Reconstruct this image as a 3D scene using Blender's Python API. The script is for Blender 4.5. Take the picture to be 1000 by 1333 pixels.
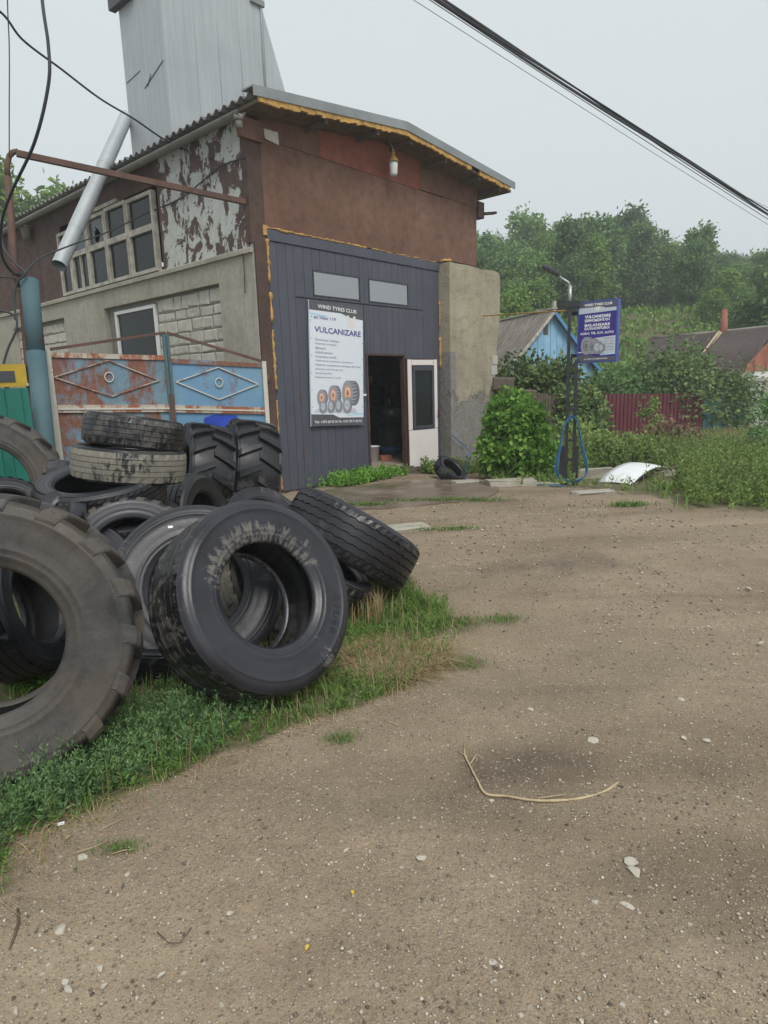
import bpy, math, random
import numpy as np
from mathutils import Vector, Matrix, Euler
for o in list(bpy.data.objects): bpy.data.objects.remove(o)
SC = bpy.context.scene
COL = SC.collection
# ---------------------------------------------------------------- camera
FPX, PITCH, ROLL, YAW = 840.0, 0.1909064, 0.0308389, 0.8384514   # focal length in photo pixels, tilt, roll, facade direction
_fw = np.array([0, math.cos(PITCH), -math.sin(PITCH)]); _rt = np.array([1.0, 0, 0]); _dn = np.cross(_fw, _rt)
MC = np.array([math.cos(ROLL)*_rt + math.sin(ROLL)*_dn, -math.sin(ROLL)*_rt + math.cos(ROLL)*_dn, _fw])
CAMP = np.array([0, 0, 1.6])
cd = bpy.data.cameras.new('camera'); cam = bpy.data.objects.new('camera', cd); COL.objects.link(cam)
cd.sensor_fit = 'HORIZONTAL'; cd.sensor_width = 36.0; cd.lens = 36.0*FPX/1000.0
cd.clip_start = 0.05; cd.clip_end = 3000
m = Matrix.Identity(4)
for i in range(3):
    m[i][0] = MC[0][i]; m[i][1] = -MC[1][i]; m[i][2] = -MC[2][i]; m[i][3] = CAMP[i]
cam.matrix_world = m
SC.camera = cam
SC.render.resolution_x, SC.render.resolution_y = 768, 1024
# ---------------------------------------------------------------- world: overcast sky
W = bpy.data.worlds.new('World'); SC.world = W; W.use_nodes = True
wn = W.node_tree; wn.nodes.clear()
SUN_EL, SUN_AZ = math.radians(50), math.radians(158)     # azimuth from +Y towards +X
sky = wn.nodes.new('ShaderNodeTexSky'); sky.sky_type = 'NISHITA'; sky.sun_disc = False
sky.sun_elevation = SUN_EL; sky.sun_rotation = SUN_AZ; sky.dust_density = 4.0; sky.air_density = 1.0
hs = wn.nodes.new('ShaderNodeHueSaturation'); hs.inputs['Saturation'].default_value = 0.25; hs.inputs['Value'].default_value = 0.085
wn.links.new(sky.outputs[0], hs.inputs['Color'])
mx = wn.nodes.new('ShaderNodeMix'); mx.data_type = 'RGBA'; mx.inputs[0].default_value = 0.93
wn.links.new(hs.outputs[0], mx.inputs[6]); mx.inputs[7].default_value = (4.80, 5.22, 5.40, 1)
bg = wn.nodes.new('ShaderNodeBackground'); bg.inputs[1].default_value = 0.1
wo = wn.nodes.new('ShaderNodeOutputWorld')
wn.links.new(mx.outputs[2], bg.inputs[0]); wn.links.new(bg.outputs[0], wo.inputs[0])
sl = bpy.data.lights.new('sun', 'SUN'); sl.energy = 1.5; sl.angle = math.radians(30); sl.color = (1, 0.97, 0.92)
so = bpy.data.objects.new('sun', sl); COL.objects.link(so); so.location = (0, 0, 30)
_sd = Vector((math.sin(SUN_AZ)*math.cos(SUN_EL), math.cos(SUN_AZ)*math.cos(SUN_EL), math.sin(SUN_EL)))
so.rotation_euler = _sd.to_track_quat('Z', 'Y').to_euler()
vs = SC.view_settings; vs.view_transform = 'Standard'; vs.look = 'None'; vs.exposure = 0.68; vs.gamma = 1.0; vs.use_curve_mapping = False
SC.render.engine = 'CYCLES'
# ---------------------------------------------------------------- geometry helpers
def ray(x, y): return np.array([(x-500)/FPX, (y-666.5)/FPX, 1.0]) @ MC
def at(x, y, d): return CAMP + ray(x, y)*d                       # a pixel at a known depth
def gnd(x, y, z=0.0):
    r = ray(x, y); return CAMP + r*((z-1.6)/r[2])
def gndh(x, y):
    p = gnd(x, y)
    for _ in range(6): p = gnd(x, y, hgt(p[0], p[1]))
    return p
def proj(P):
    c = MC @ (np.array(P)-CAMP); return 500+FPX*c[0]/c[2], 666.5+FPX*c[1]/c[2]
O = np.array([-1.6349, 10.1957, 0]); FV = np.array([math.cos(YAW), math.sin(YAW), 0]); SV = np.array([-math.sin(YAW), math.cos(YAW), 0])
def fac(x, y, off=0.0):
    r = ray(x, y); P = CAMP + r*(((O+SV*off-CAMP)@SV)/(r@SV)); return (P-O)@FV, P[2]
def side(x, y, off=0.0):
    r = ray(x, y); P = CAMP + r*(((O+FV*off-CAMP)@FV)/(r@FV)); return (P-O)@SV, P[2]
def uvz(u, v, z): return O + FV*u + SV*v + np.array([0, 0, z])
def ss(a, b, x):
    t = min(1, max(0, (x-a)/(b-a))); return t*t*(3-2*t)
def hgt(x, y):
    u = (x-O[0])*FV[0]+(y-O[1])*FV[1]
    z = -0.26*ss(2.2, 5.5, u)*ss(8.0, 11.0, y)
    z += -0.35*ss(13, 20, y)*ss(1, 4, x)
    if y > 30.5:
        d = y-30.5; z += 0.41*min(d, 16.5)*ss(0, 8, d) + 0.05*max(0, min(d-16.5, 36))
    z += 0.012*math.sin(x*1.7+y*0.6)*math.sin(y*1.3-x*0.4)*ss(0.5, 3, y)
    return z
class MB:
    def __init__(s): s.v = []; s.f = []; s.sm = []
    def add(s, V, Fs, smooth=False):
        b = len(s.v); s.v += [tuple(map(float, q)) for q in V]
        for f in Fs: s.f.append([b+i for i in f]); s.sm.append(smooth)
        return s
    def box(s, x0, x1, y0, y1, z0, z1):
        return s.add([(x0,y0,z0),(x1,y0,z0),(x1,y1,z0),(x0,y1,z0),(x0,y0,z1),(x1,y0,z1),(x1,y1,z1),(x0,y1,z1)],
              [(0,3,2,1),(4,5,6,7),(0,1,5,4),(1,2,6,5),(2,3,7,6),(3,0,4,7)])
    def plank(s, x0, x1, y0, y1, z0, z1, c=0.006):      # box whose front (-y) face is chamfered
        return s.add([(x0,y1,z0),(x1,y1,z0),(x1,y1,z1),(x0,y1,z1),(x0,y0+c,z0),(x1,y0+c,z0),(x1,y0+c,z1),(x0,y0+c,z1),
               (x0+c,y0,z0+c),(x1-c,y0,z0+c),(x1-c,y0,z1-c),(x0+c,y0,z1-c)],
              [(0,3,2,1)[::-1],(0,1,5,4),(1,2,6,5),(2,3,7,6),(3,0,4,7),(4,5,9,8),(5,6,10,9),(6,7,11,10),(7,4,8,11),(8,9,10,11)])
    def tube(s, P, r, n=8, cap=True, smooth=True):
        P = [np.array(p, float) for p in P]; k = len(P); R = r if hasattr(r, '__len__') else [r]*k
        b = len(s.v); up = None
        for i in range(k):
            t = P[min(i+1, k-1)]-P[max(i-1, 0)]; t = t/(np.linalg.norm(t)+1e-9)
            if up is None: up = np.array([0,0,1.0]) if abs(t[2]) < 0.9 else np.array([1.0,0,0])
            a = np.cross(t, up); a /= np.linalg.norm(a)+1e-9; c = np.cross(a, t); up = c
            for j in range(n):
                th = 2*math.pi*j/n; s.v.append(tuple(P[i]+R[i]*(math.cos(th)*a+math.sin(th)*c)))
        for i in range(k-1):
            for j in range(n):
                j2 = (j+1) % n; s.f.append([b+i*n+j, b+i*n+j2, b+(i+1)*n+j2, b+(i+1)*n+j]); s.sm.append(smooth)
        if cap:
            s.f.append([b+j for j in range(n)][::-1]); s.sm.append(False); s.f.append([b+(k-1)*n+j for j in range(n)]); s.sm.append(False)
        return s
    def bar(s, A, Bp, w, h, up=(0,0,1)):                # rectangular bar between two points
        A = np.array(A, float); Bp = np.array(Bp, float); t = Bp-A; t /= np.linalg.norm(t)
        a = np.cross(t, np.array(up, float)); a /= np.linalg.norm(a)+1e-9; c = np.cross(a, t)
        V = [p+sx*a*w/2+sy*c*h/2 for p in (A, Bp) for sx, sy in ((-1,-1),(1,-1),(1,1),(-1,1))]
        return s.add(V, [(0,1,2,3)[::-1],(4,5,6,7),(0,1,5,4),(1,2,6,5),(2,3,7,6),(3,0,4,7)])
    def prism(s, poly, y0, y1):                         # polygon in (x,z) extruded along y
        n = len(poly); V = [(p[0], y0, p[1]) for p in poly]+[(p[0], y1, p[1]) for p in poly]
        return s.add(V, [list(range(n)), list(range(2*n-1, n-1, -1))]+[[i, n+i, n+(i+1) % n, (i+1) % n] for i in range(n)])
    def lathe(s, prof, n=24, c=(0,0,0), smooth=True, close=False):
        b = len(s.v)
        for (r, z) in prof:
            for j in range(n):
                th = 2*math.pi*j/n; s.v.append((c[0]+r*math.cos(th), c[1]+r*math.sin(th), c[2]+z))
        k = len(prof)
        for i in range(k-1 if not close else k):
            for j in range(n):
                j2 = (j+1) % n; i2 = (i+1) % k
                s.f.append([b+i*n+j, b+i*n+j2, b+i2*n+j2, b+i2*n+j]); s.sm.append(smooth)
        return s
    def mesh(s, name):
        me = bpy.data.meshes.new(name); me.from_pydata(s.v, [], s.f)
        me.polygons.foreach_set('use_smooth', s.sm); me.update(); return me
    def build(s, name, mat, parent=None): return obj(name, s.mesh(name), mat, parent)
def obj(name, me, mat, parent=None, loc=None, rot=None):
    o = bpy.data.objects.new(name, me); COL.objects.link(o)
    if mat is not None and len(me.materials) == 0: me.materials.append(mat)
    if parent is not None: o.parent = parent
    if loc is not None: o.location = [float(c) for c in loc]
    if rot is not None: o.rotation_euler = rot
    return o
def tag(o, label, cat, group=None):
    o['label'] = label; o['category'] = cat
    if group: o['group'] = group
    return o
def thing(name, label, cat, loc=(0,0,0), rotz=0.0, group=None):
    o = bpy.data.objects.new(name, None); COL.objects.link(o); o.location = [float(c) for c in loc]; o.rotation_euler = (0,0,rotz)
    o.empty_display_size = 0.2
    return tag(o, label, cat, group)
def struct(o): o['kind'] = 'structure'; return o
def stuff(o): o['kind'] = 'stuff'; return o
def copy_tree(o, parent=None):
    c = o.copy(); COL.objects.link(c)
    if parent is not None: c.parent = parent
    for ch in list(o.children): copy_tree(ch, c)
    return c
def npmesh(name, V, Q):                                  # fast quad mesh from numpy arrays
    me = bpy.data.meshes.new(name); nv, nq = len(V), len(Q)
    me.vertices.add(nv); me.vertices.foreach_set('co', np.ascontiguousarray(V, np.float32).ravel())
    me.loops.add(nq*4); me.loops.foreach_set('vertex_index', np.ascontiguousarray(Q, np.int32).ravel())
    me.polygons.add(nq); me.polygons.foreach_set('loop_start', np.arange(0, nq*4, 4, dtype=np.int32))
    try: me.polygons.foreach_set('loop_total', np.full(nq, 4, np.int32))
    except Exception: pass
    me.update(calc_edges=True); me.validate(); return me
def unit(a): return a/(np.linalg.norm(a, axis=-1, keepdims=True)+1e-9)
def leaves(P, D, L, Wd, rng, fold=0.15):                 # rhombic leaves: base P, direction D, length L, width Wd
    n = len(P); D = unit(D); rv = unit(rng.normal(size=(n,3))); Sd = unit(np.cross(D, rv)); N = np.cross(Sd, D)
    L = np.broadcast_to(np.asarray(L, float), (n,))[:,None]; Wd = np.broadcast_to(np.asarray(Wd, float), (n,))[:,None]
    V = np.empty((n,4,3)); V[:,0] = P; V[:,2] = P+D*L
    V[:,1] = P+D*L*0.45+Sd*Wd*0.5+N*Wd*fold; V[:,3] = P+D*L*0.45-Sd*Wd*0.5+N*Wd*fold
    return V.reshape(-1,3)
def blades(P, H, Wd, rng, lean=0.5, curl=0.5):           # grass blades, two quads each
    n = len(P); th = rng.uniform(0, 2*math.pi, n); d = np.stack([np.cos(th), np.sin(th), np.zeros(n)], 1)
    sd = np.stack([-np.sin(th), np.cos(th), np.zeros(n)], 1)*Wd[:,None]*0.5; up = np.array([0,0,1.0]); ln = rng.uniform(0.05, lean, n)[:,None]
    Hh = H[:,None]; m1 = P+up*Hh*0.55+d*Hh*ln*0.4; tp = P+up*Hh*(1-0.3*ln)+d*Hh*ln*(0.7+curl)
    V = np.stack([P-sd, P+sd, m1+sd*0.8, m1-sd*0.8, tp+sd*0.12, tp-sd*0.12], 1)
    b = (np.arange(n)*6)[:,None]; Q = np.concatenate([b+np.array([[0,1,2,3]]), b+np.array([[3,2,4,5]])], 0)
    return V.reshape(-1,3), Q
def quads_of(V): return np.arange(len(V)).reshape(-1,4)
# ---------------------------------------------------------------- materials
class NT:
    def __init__(s, name, rnd=True):
        s.m = bpy.data.materials.new(name); s.m.use_nodes = True; s.t = s.m.node_tree; s.t.nodes.clear()
        s.out = s.n('ShaderNodeOutputMaterial'); s.b = s.n('ShaderNodeBsdfPrincipled'); s.l(s.b.outputs[0], s.out.inputs[0])
        tc = s.n('ShaderNodeTexCoord'); s.co = tc.outputs['Object']
        if rnd:
            oi = s.n('ShaderNodeObjectInfo'); mu = s.n('ShaderNodeVectorMath'); mu.operation = 'MULTIPLY_ADD'
            cb = s.n('ShaderNodeCombineXYZ')
            for k in range(3): s.l(oi.outputs['Random'], cb.inputs[k])
            s.l(cb.outputs[0], mu.inputs[0]); mu.inputs[1].default_value = (37, 53, 71); s.l(s.co, mu.inputs[2]); s.co = mu.outputs[0]; s.rand = oi.outputs['Random']
    def n(s, t): return s.t.nodes.new(t)
    def l(s, a, b): s.t.links.new(a, b)
    def sc(s, v=(1,1,1), src=None):
        mp = s.n('ShaderNodeMapping'); mp.inputs['Scale'].default_value = v; s.l(src or s.co, mp.inputs['Vector']); return mp.outputs[0]
    def noise(s, scale, detail=6, rough=0.6, vec=None, dist=0.0):
        n = s.n('ShaderNodeTexNoise'); n.inputs['Scale'].default_value = scale; n.inputs['Detail'].default_value = detail
        n.inputs['Roughness'].default_value = rough; n.inputs['Distortion'].default_value = dist; s.l(vec or s.co, n.inputs['Vector']); return n.outputs['Fac']
    def voro(s, scale, vec=None, feat='F1', out='Distance', rnd=1.0):
        n = s.n('ShaderNodeTexVoronoi'); n.feature = feat; n.inputs['Scale'].default_value = scale; n.inputs['Randomness'].default_value = rnd
        s.l(vec or s.co, n.inputs['Vector']); return n.outputs[out]
    def wave(s, scale, vec=None, dist=0.0, dirn='X'):
        n = s.n('ShaderNodeTexWave'); n.bands_direction = dirn; n.inputs['Scale'].default_value = scale; n.inputs['Distortion'].default_value = dist
        s.l(vec or s.co, n.inputs['Vector']); return n.outputs['Fac']
    def ramp(s, f, stops, interp='LINEAR'):
        r = s.n('ShaderNodeValToRGB'); r.color_ramp.interpolation = interp; e = r.color_ramp.elements
        while len(e) < len(stops): e.new(0.5)
        for i, (p, c) in enumerate(stops):
            e[i].position = p; e[i].color = (c, c, c, 1) if not hasattr(c, '__len__') else (*c, 1)
        s.l(f, r.inputs[0]); return r.outputs[0]
    def mix(s, f, a, b, mode='MIX'):
        x = s.n('ShaderNodeMix'); x.data_type = 'RGBA'; x.blend_type = mode
        for sk, v in ((x.inputs[0], f), (x.inputs[6], a), (x.inputs[7], b)):
            if isinstance(v, (int, float)): sk.default_value = v if sk.type == 'VALUE' else (v, v, v, 1)
            elif isinstance(v, tuple): sk.default_value = (*v, 1)
            else: s.l(v, sk)
        return x.outputs[2]
    def math(s, op, a, b=0.0):
        x = s.n('ShaderNodeMath'); x.operation = op
        for i, v in enumerate((a, b)):
            if isinstance(v, (int, float)): x.inputs[i].default_value = v
            else: s.l(v, x.inputs[i])
        return x.outputs[0]
    def bump(s, h, strength=0.5, dist=0.02, nrm=None):
        b = s.n('ShaderNodeBump'); b.inputs['Strength'].default_value = strength; b.inputs['Distance'].default_value = dist
        s.l(h, b.inputs['Height'])
        if nrm is not None: s.l(nrm, b.inputs['Normal'])
        return b.outputs[0]
    def set(s, col=None, rough=None, nrm=None, metal=None, spec=None, **kw):
        def p(k, v):
            sk = s.b.inputs[k]
            if isinstance(v, (int, float)): sk.default_value = v
            elif isinstance(v, tuple): sk.default_value = (*v, 1)
            else: s.l(v, sk)
        if col is not None: p('Base Color', col)
        if rough is not None: p('Roughness', rough)
        if nrm is not None: s.l(nrm, s.b.inputs['Normal'])
        if metal is not None: p('Metallic', metal)
        if spec is not None: p('Specular IOR Level', spec)
        for k, v in kw.items(): p(k, v)
        return s.m
    def xyz(s, src=None):
        x = s.n('ShaderNodeSeparateXYZ'); s.l(src or s.co, x.inputs[0]); return x.outputs
def plain(name, c, rough=0.6, metal=0.0, var=0.25, scale=3.0, bump=0.15, bscale=40, spec=0.4):
    t = NT(name); n1 = t.noise(scale, 5); lo = tuple(k*(1-var) for k in c); hi = tuple(min(1, k*(1+var)) for k in c)
    col = t.ramp(n1, [(0.3, lo), (0.7, hi)]); n2 = t.noise(bscale, 4)
    r = t.ramp(n1, [(0.3, max(0, rough-0.1)), (0.7, min(1, rough+0.1))])
    return t.set(col, r, t.bump(n2, bump, 0.004), metal, spec)
M = {}
def rust_mat(name, a, b, c, streak=True):
    t = NT(name); n1 = t.noise(1.1, 8, 0.65); n2 = t.noise(7, 8, 0.7); n3 = t.noise(3, 6, 0.6, t.sc((6, 6, 0.35)))
    col = t.ramp(n1, [(0.3, a), (0.5, b), (0.72, c)]); col = t.mix(t.ramp(n2, [(0.45, 0.0), (0.75, 0.55)]), col, tuple(k*0.5 for k in a))
    if streak: col = t.mix(t.ramp(n3, [(0.5, 0.0), (0.8, 0.4)]), col, tuple(k*0.6 for k in b))
    return t.set(col, t.ramp(n2, [(0.3, 0.55), (0.7, 0.85)]), t.bump(t.mix(0.3, n1, n2), 0.35, 0.02), 0.0, 0.35)
M['rust'] = rust_mat('rusty_sheet', (0.135, 0.070, 0.048), (0.175, 0.092, 0.064), (0.225, 0.125, 0.090))
M['rust_red'] = rust_mat('red_oxide_sheet', (0.20, 0.065, 0.042), (0.27, 0.090, 0.058), (0.17, 0.075, 0.052))
M['rust_bar'] = rust_mat('rusty_bar', (0.085, 0.048, 0.038), (0.12, 0.066, 0.050), (0.155, 0.085, 0.064), False)
M['rust_dark'] = rust_mat('dark_rusty_steel', (0.065, 0.042, 0.036), (0.095, 0.057, 0.046), (0.13, 0.078, 0.062))
# sheet with peeling pale paint over rust
t = NT('peeling_paint_sheet'); n1 = t.noise(3.6, 9, 0.68, t.sc((1, 1, 0.8)), 0.4); n0 = t.noise(0.55, 3, 0.5)
msk = t.ramp(t.math('ADD', n1, t.math('MULTIPLY', t.math('SUBTRACT', n0, 0.5), 0.35)), [(0.475, 0.0), (0.492, 1.0)])
pc = t.ramp(t.noise(9, 6), [(0.3, (0.42, 0.43, 0.40)), (0.7, (0.54, 0.545, 0.51))]); rc = t.ramp(t.noise(5, 7), [(0.3, (0.075, 0.048, 0.042)), (0.7, (0.115, 0.072, 0.060))])
M['peel'] = t.set(t.mix(msk, rc, pc), 0.75, t.bump(t.math('ADD', msk, t.math('MULTIPLY', t.noise(60, 3), 0.15)), 0.5, 0.006))
def concrete(name, a, b, dark=0.55, bs=0.6):
    t = NT(name); n1 = t.noise(1.3, 8, 0.65); n2 = t.noise(14, 8, 0.7); n3 = t.noise(2.2, 6, 0.6, t.sc((5, 5, 0.4)))
    col = t.ramp(n1, [(0.3, a), (0.7, b)]); col = t.mix(t.ramp(n2, [(0.35, 0.35), (0.6, 0.0)]), col, tuple(k*dark for k in a))
    col = t.mix(t.ramp(n3, [(0.52, 0.0), (0.75, 0.45)]), col, tuple(k*0.6 for k in a))
    cr = t.ramp(t.voro(1.7, t.sc((1,1,1)), 'DISTANCE_TO_EDGE'), [(0.0, 0.0), (0.012, 1.0)])
    h = t.math('ADD', t.math('MULTIPLY', n2, 0.6), t.math('MULTIPLY', n1, 0.6))
    return t.set(col, 0.88, t.bump(h, bs, 0.02), 0, 0.25)
M['concrete'] = concrete('grey_concrete', (0.33, 0.31, 0.25), (0.45, 0.425, 0.355))
M['mortar'] = concrete('mortar', (0.20, 0.19, 0.16), (0.26, 0.245, 0.215))
M['stone'] = concrete('limestone_block', (0.42, 0.40, 0.34), (0.60, 0.575, 0.51), 0.6)
M['whitestone'] = concrete('pale_block', (0.42, 0.40, 0.36), (0.55, 0.53, 0.48), 0.7)
M['rubble'] = concrete('brown_rubble', (0.10, 0.085, 0.065), (0.17, 0.14, 0.105), 0.6)
# rendered pier: tan plaster above, bare grey render where it fell off
t = NT('pier_plaster', False); x = t.xyz(); n1 = t.noise(1.2, 8, 0.65); n2 = t.noise(16, 8, 0.7); n4 = t.noise(1.6, 7, 0.7, None, 0.6); n3 = t.noise(2.0, 6, 0.6, t.sc((4, 4, 0.5)))
col = t.ramp(n1, [(0.3, (0.31, 0.27, 0.20)), (0.7, (0.44, 0.39, 0.295))]); col = t.mix(t.ramp(n3, [(0.5, 0.0), (0.75, 0.4)]), col, (0.20, 0.185, 0.155))
lowm = t.ramp(t.math('SUBTRACT', t.math('MULTIPLY', n4, 2.6), x[2]), [(0.0, 0.0), (0.04, 1.0)])
leftm = t.ramp(t.math('SUBTRACT', t.math('ADD', t.math('MULTIPLY', n4, 0.35), 4.30), x[0]), [(0.0, 0.0), (0.03, 1.0)])
hm = t.ramp(x[2], [(0.0, 1.0), (1.0, 0.0)]); lowz = t.math('LESS_THAN', x[2], 2.25)
col = t.mix(t.math('MAXIMUM', lowm, t.math('MULTIPLY', leftm, lowz)), col, t.ramp(n2, [(0.3, (0.19, 0.18, 0.165)), (0.7, (0.30, 0.285, 0.26))]))
col = t.mix(t.ramp(t.noise(5, 6), [(0.5, 0.0), (0.75, 0.5)]), col, (0.15, 0.135, 0.105))
M['pier'] = t.set(col, 0.9, t.bump(t.math('SUBTRACT', t.math('ADD', t.math('MULTIPLY', n2, 0.7), n1), lowm), 0.9, 0.03), 0, 0.2)
# grey gate planks
t = NT('grey_gate_paint'); n1 = t.noise(2.0, 5); n3 = t.noise(2.5, 6, 0.6, t.sc((8, 8, 0.3)))
col = t.ramp(n1, [(0.3, (0.070, 0.074, 0.098)), (0.7, (0.088, 0.092, 0.118))]); col = t.mix(t.ramp(n3, [(0.5, 0.0), (0.85, 0.35)]), col, (0.10, 0.10, 0.11))
M['gate_grey'] = t.set(col, 0.5, t.bump(t.noise(30, 4), 0.12, 0.004), 0, 0.4)
# galvanised sheet
t = NT('galvanised_sheet'); n1 = t.noise(0.9, 5); n2 = t.noise(3, 7, 0.65, t.sc((9, 9, 0.25))); n3 = t.voro(22, None, 'F1', 'Color')
col = t.ramp(n1, [(0.3, (0.37, 0.395, 0.415)), (0.7, (0.45, 0.475, 0.49))]); col = t.mix(t.ramp(n2, [(0.42, 0.0), (0.8, 0.6)]), col, (0.29, 0.305, 0.32))
M['galv'] = t.set(col, t.ramp(n2, [(0.3, 0.42), (0.7, 0.6)]), t.bump(t.mix(0.25, n1, n2), 0.3, 0.05), 0.25, 0.5)
M['roof_sheet'] = plain('fibre_cement_sheet', (0.17, 0.165, 0.155), 0.85, 0, 0.35, 2.0, 0.4, 30)
M['flash'] = plain('grey_flashing', (0.25, 0.265, 0.27), 0.5, 0.2, 0.2, 2.0)
M['soffit'] = rust_mat('soffit_board', (0.10, 0.075, 0.05), (0.15, 0.11, 0.07), (0.19, 0.14, 0.085))
M['foam'] = plain('yellow_foam', (0.46, 0.275, 0.085), 0.8, 0, 0.4, 6.0, 0.8, 25)
M['pvc'] = plain('weathered_gutter', (0.19, 0.175, 0.155), 0.6, 0, 0.3, 3.0)
M['old_frame'] = plain('weathered_white_wood', (0.42, 0.39, 0.33), 0.8, 0, 0.4, 5.0, 0.5, 40)
M['white_frame'] = plain('white_frame', (0.72, 0.72, 0.70), 0.5, 0, 0.08, 3.0)
M['dark_frame'] = plain('anthracite_frame', (0.055, 0.058, 0.068), 0.45, 0, 0.15, 3.0)
M['brown_frame'] = plain('brown_steel_frame', (0.075, 0.045, 0.036), 0.6, 0, 0.35, 6.0)
M['door_panel'] = plain('pinkish_white_panel', (0.72, 0.655, 0.635), 0.5, 0, 0.04, 2.0, 0.05)
t = NT('window_glass'); n1 = t.noise(2.2, 4); t.set((0.012, 0.017, 0.018), t.ramp(n1, [(0.3, 0.06), (0.7, 0.25)]), t.bump(t.noise(1.5, 2), 0.05, 0.02), 0, 0.25); M['glass'] = t.m
t = NT('dusty_glass'); n1 = t.noise(1.5, 5); t.set(t.ramp(n1, [(0.35, (0.025, 0.035, 0.034)), (0.75, (0.10, 0.12, 0.115))]), 0.25, None, 0, 0.5); M['glass_dusty'] = t.m
t = NT('mirror_window'); t.set((0.05, 0.055, 0.065), 0.10, t.bump(t.noise(1.2, 2), 0.02, 0.02), 0.0, 0.8, **{'IOR': 2.9}); M['glass_mirror'] = t.m
M['dark_in'] = plain('dark_interior', (0.11, 0.095, 0.085), 0.9, 0, 0.4, 2.0)  # dark brown base colour for inner walls and gate backing
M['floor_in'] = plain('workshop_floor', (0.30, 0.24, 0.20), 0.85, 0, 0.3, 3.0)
# rubber: dark wet areas, pale dusty dry areas with ragged, streaky edges
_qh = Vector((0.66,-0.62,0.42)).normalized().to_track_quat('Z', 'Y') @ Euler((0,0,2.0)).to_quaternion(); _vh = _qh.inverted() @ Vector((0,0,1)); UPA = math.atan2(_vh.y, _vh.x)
def rubber(name, dry, wet, dryness, gloss=0.28, dirt=None, streak=0.5, soft=0.025, ring=None):
    t = NT(name); tc = t.n('ShaderNodeTexCoord'); x = t.xyz(tc.outputs['Object']); ang = t.math('ARCTAN2', x[1], x[0]); rr = t.math('SQRT', t.math('ADD', t.math('MULTIPLY', x[0], x[0]), t.math('MULTIPLY', x[1], x[1])))
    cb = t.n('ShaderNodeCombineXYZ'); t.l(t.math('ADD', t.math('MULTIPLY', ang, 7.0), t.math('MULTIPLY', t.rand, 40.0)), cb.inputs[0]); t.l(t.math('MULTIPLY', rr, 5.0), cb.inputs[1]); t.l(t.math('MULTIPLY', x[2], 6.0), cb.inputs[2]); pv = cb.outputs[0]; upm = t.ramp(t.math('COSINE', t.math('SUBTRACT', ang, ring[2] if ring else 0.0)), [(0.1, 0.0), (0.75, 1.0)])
    n1 = t.noise(2.3, 8, 0.65, None, 0.4); n2 = t.noise(30, 6, 0.65); n3 = t.noise(2.2, 7, 0.75, pv, 0.3); n4 = t.noise(5.0, 5, 0.6)
    f = t.math('ADD', t.math('MULTIPLY', n1, 1-streak*0.5), t.math('MULTIPLY', n3, streak*0.5)); th = 0.62-dryness*0.27
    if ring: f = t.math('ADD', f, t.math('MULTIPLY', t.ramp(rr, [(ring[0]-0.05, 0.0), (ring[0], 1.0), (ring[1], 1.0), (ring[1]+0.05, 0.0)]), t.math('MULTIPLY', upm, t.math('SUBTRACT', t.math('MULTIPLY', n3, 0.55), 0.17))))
    msk = t.ramp(f, [(th-soft*0.5, 0.0), (th+soft, 1.0)])
    dc = t.ramp(t.math('ADD', t.math('MULTIPLY', n2, 0.6), t.math('MULTIPLY', n4, 0.4)), [(0.3, tuple(k*0.7 for k in dry)), (0.7, tuple(k*1.25 for k in dry))]); wc = t.ramp(n4, [(0.3, tuple(k*0.65 for k in wet)), (0.7, tuple(k*1.35 for k in wet))])
    col = t.mix(msk, wc, dc)
    if dirt: col = t.mix(t.ramp(t.noise(1.6, 6, 0.6), [(0.42, 0.0), (0.68, 0.85)]), col, dirt)
    crk = t.ramp(t.noise(3.0, 3, 0.5, pv), [(0.492, 0.0), (0.5, 1.0), (0.508, 0.0)])
    if dirt: col = t.mix(t.math('MULTIPLY', crk, 0.8), col, (0.012, 0.011, 0.011))
    ro = t.mix(msk, t.ramp(n4, [(0.3, gloss), (0.7, gloss+0.2)]), 0.8)
    h = t.math('ADD', t.math('MULTIPLY', n2, 0.5), t.math('MULTIPLY', t.noise(95, 3), 0.3))
    return t.set(col, ro, t.bump(h, 0.35, 0.005), 0, 0.5)
M['rub_wet'] = rubber('wet_black_rubber', (0.058, 0.054, 0.054), (0.012, 0.012, 0.015), 0.20, 0.24)
M['rub_tread'] = rubber('worn_tread_rubber', (0.098, 0.090, 0.082), (0.012, 0.012, 0.014), 0.40, 0.24, None, 0.9)
M['rub_side'] = rubber('grey_sidewall_rubber', (0.080, 0.074, 0.074), (0.020, 0.020, 0.026), 0.20, 0.27, None, 0.9)
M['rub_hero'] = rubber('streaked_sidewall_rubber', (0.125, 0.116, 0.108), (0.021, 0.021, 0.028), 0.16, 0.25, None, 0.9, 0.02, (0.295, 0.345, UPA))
M['rub_mud'] = rubber('muddy_tractor_rubber', (0.098, 0.088, 0.080), (0.034, 0.032, 0.033), 0.46, 0.38, (0.088, 0.068, 0.048), 0.6, 0.14)
M['rub_dust'] = rubber('dusty_tread_rubber', (0.215, 0.195, 0.160), (0.022, 0.022, 0.024), 0.68, 0.3, None, 0.8)
M['rub_in'] = rubber('inner_liner_rubber', (0.045, 0.040, 0.038), (0.016, 0.016, 0.018), 0.4, 0.5)
M['black'] = plain('black_painted_steel', (0.028, 0.028, 0.032), 0.45, 0, 0.25, 4.0)
M['cable'] = plain('black_cable', (0.035, 0.036, 0.042), 0.5, 0, 0.2, 4.0)
M['steel'] = plain('grey_steel', (0.42, 0.43, 0.44), 0.4, 0.5, 0.15, 4.0)
M['hose'] = plain('blue_hose', (0.045, 0.17, 0.38), 0.4, 0, 0.2, 3.0)
M['blue_post'] = None
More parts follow.
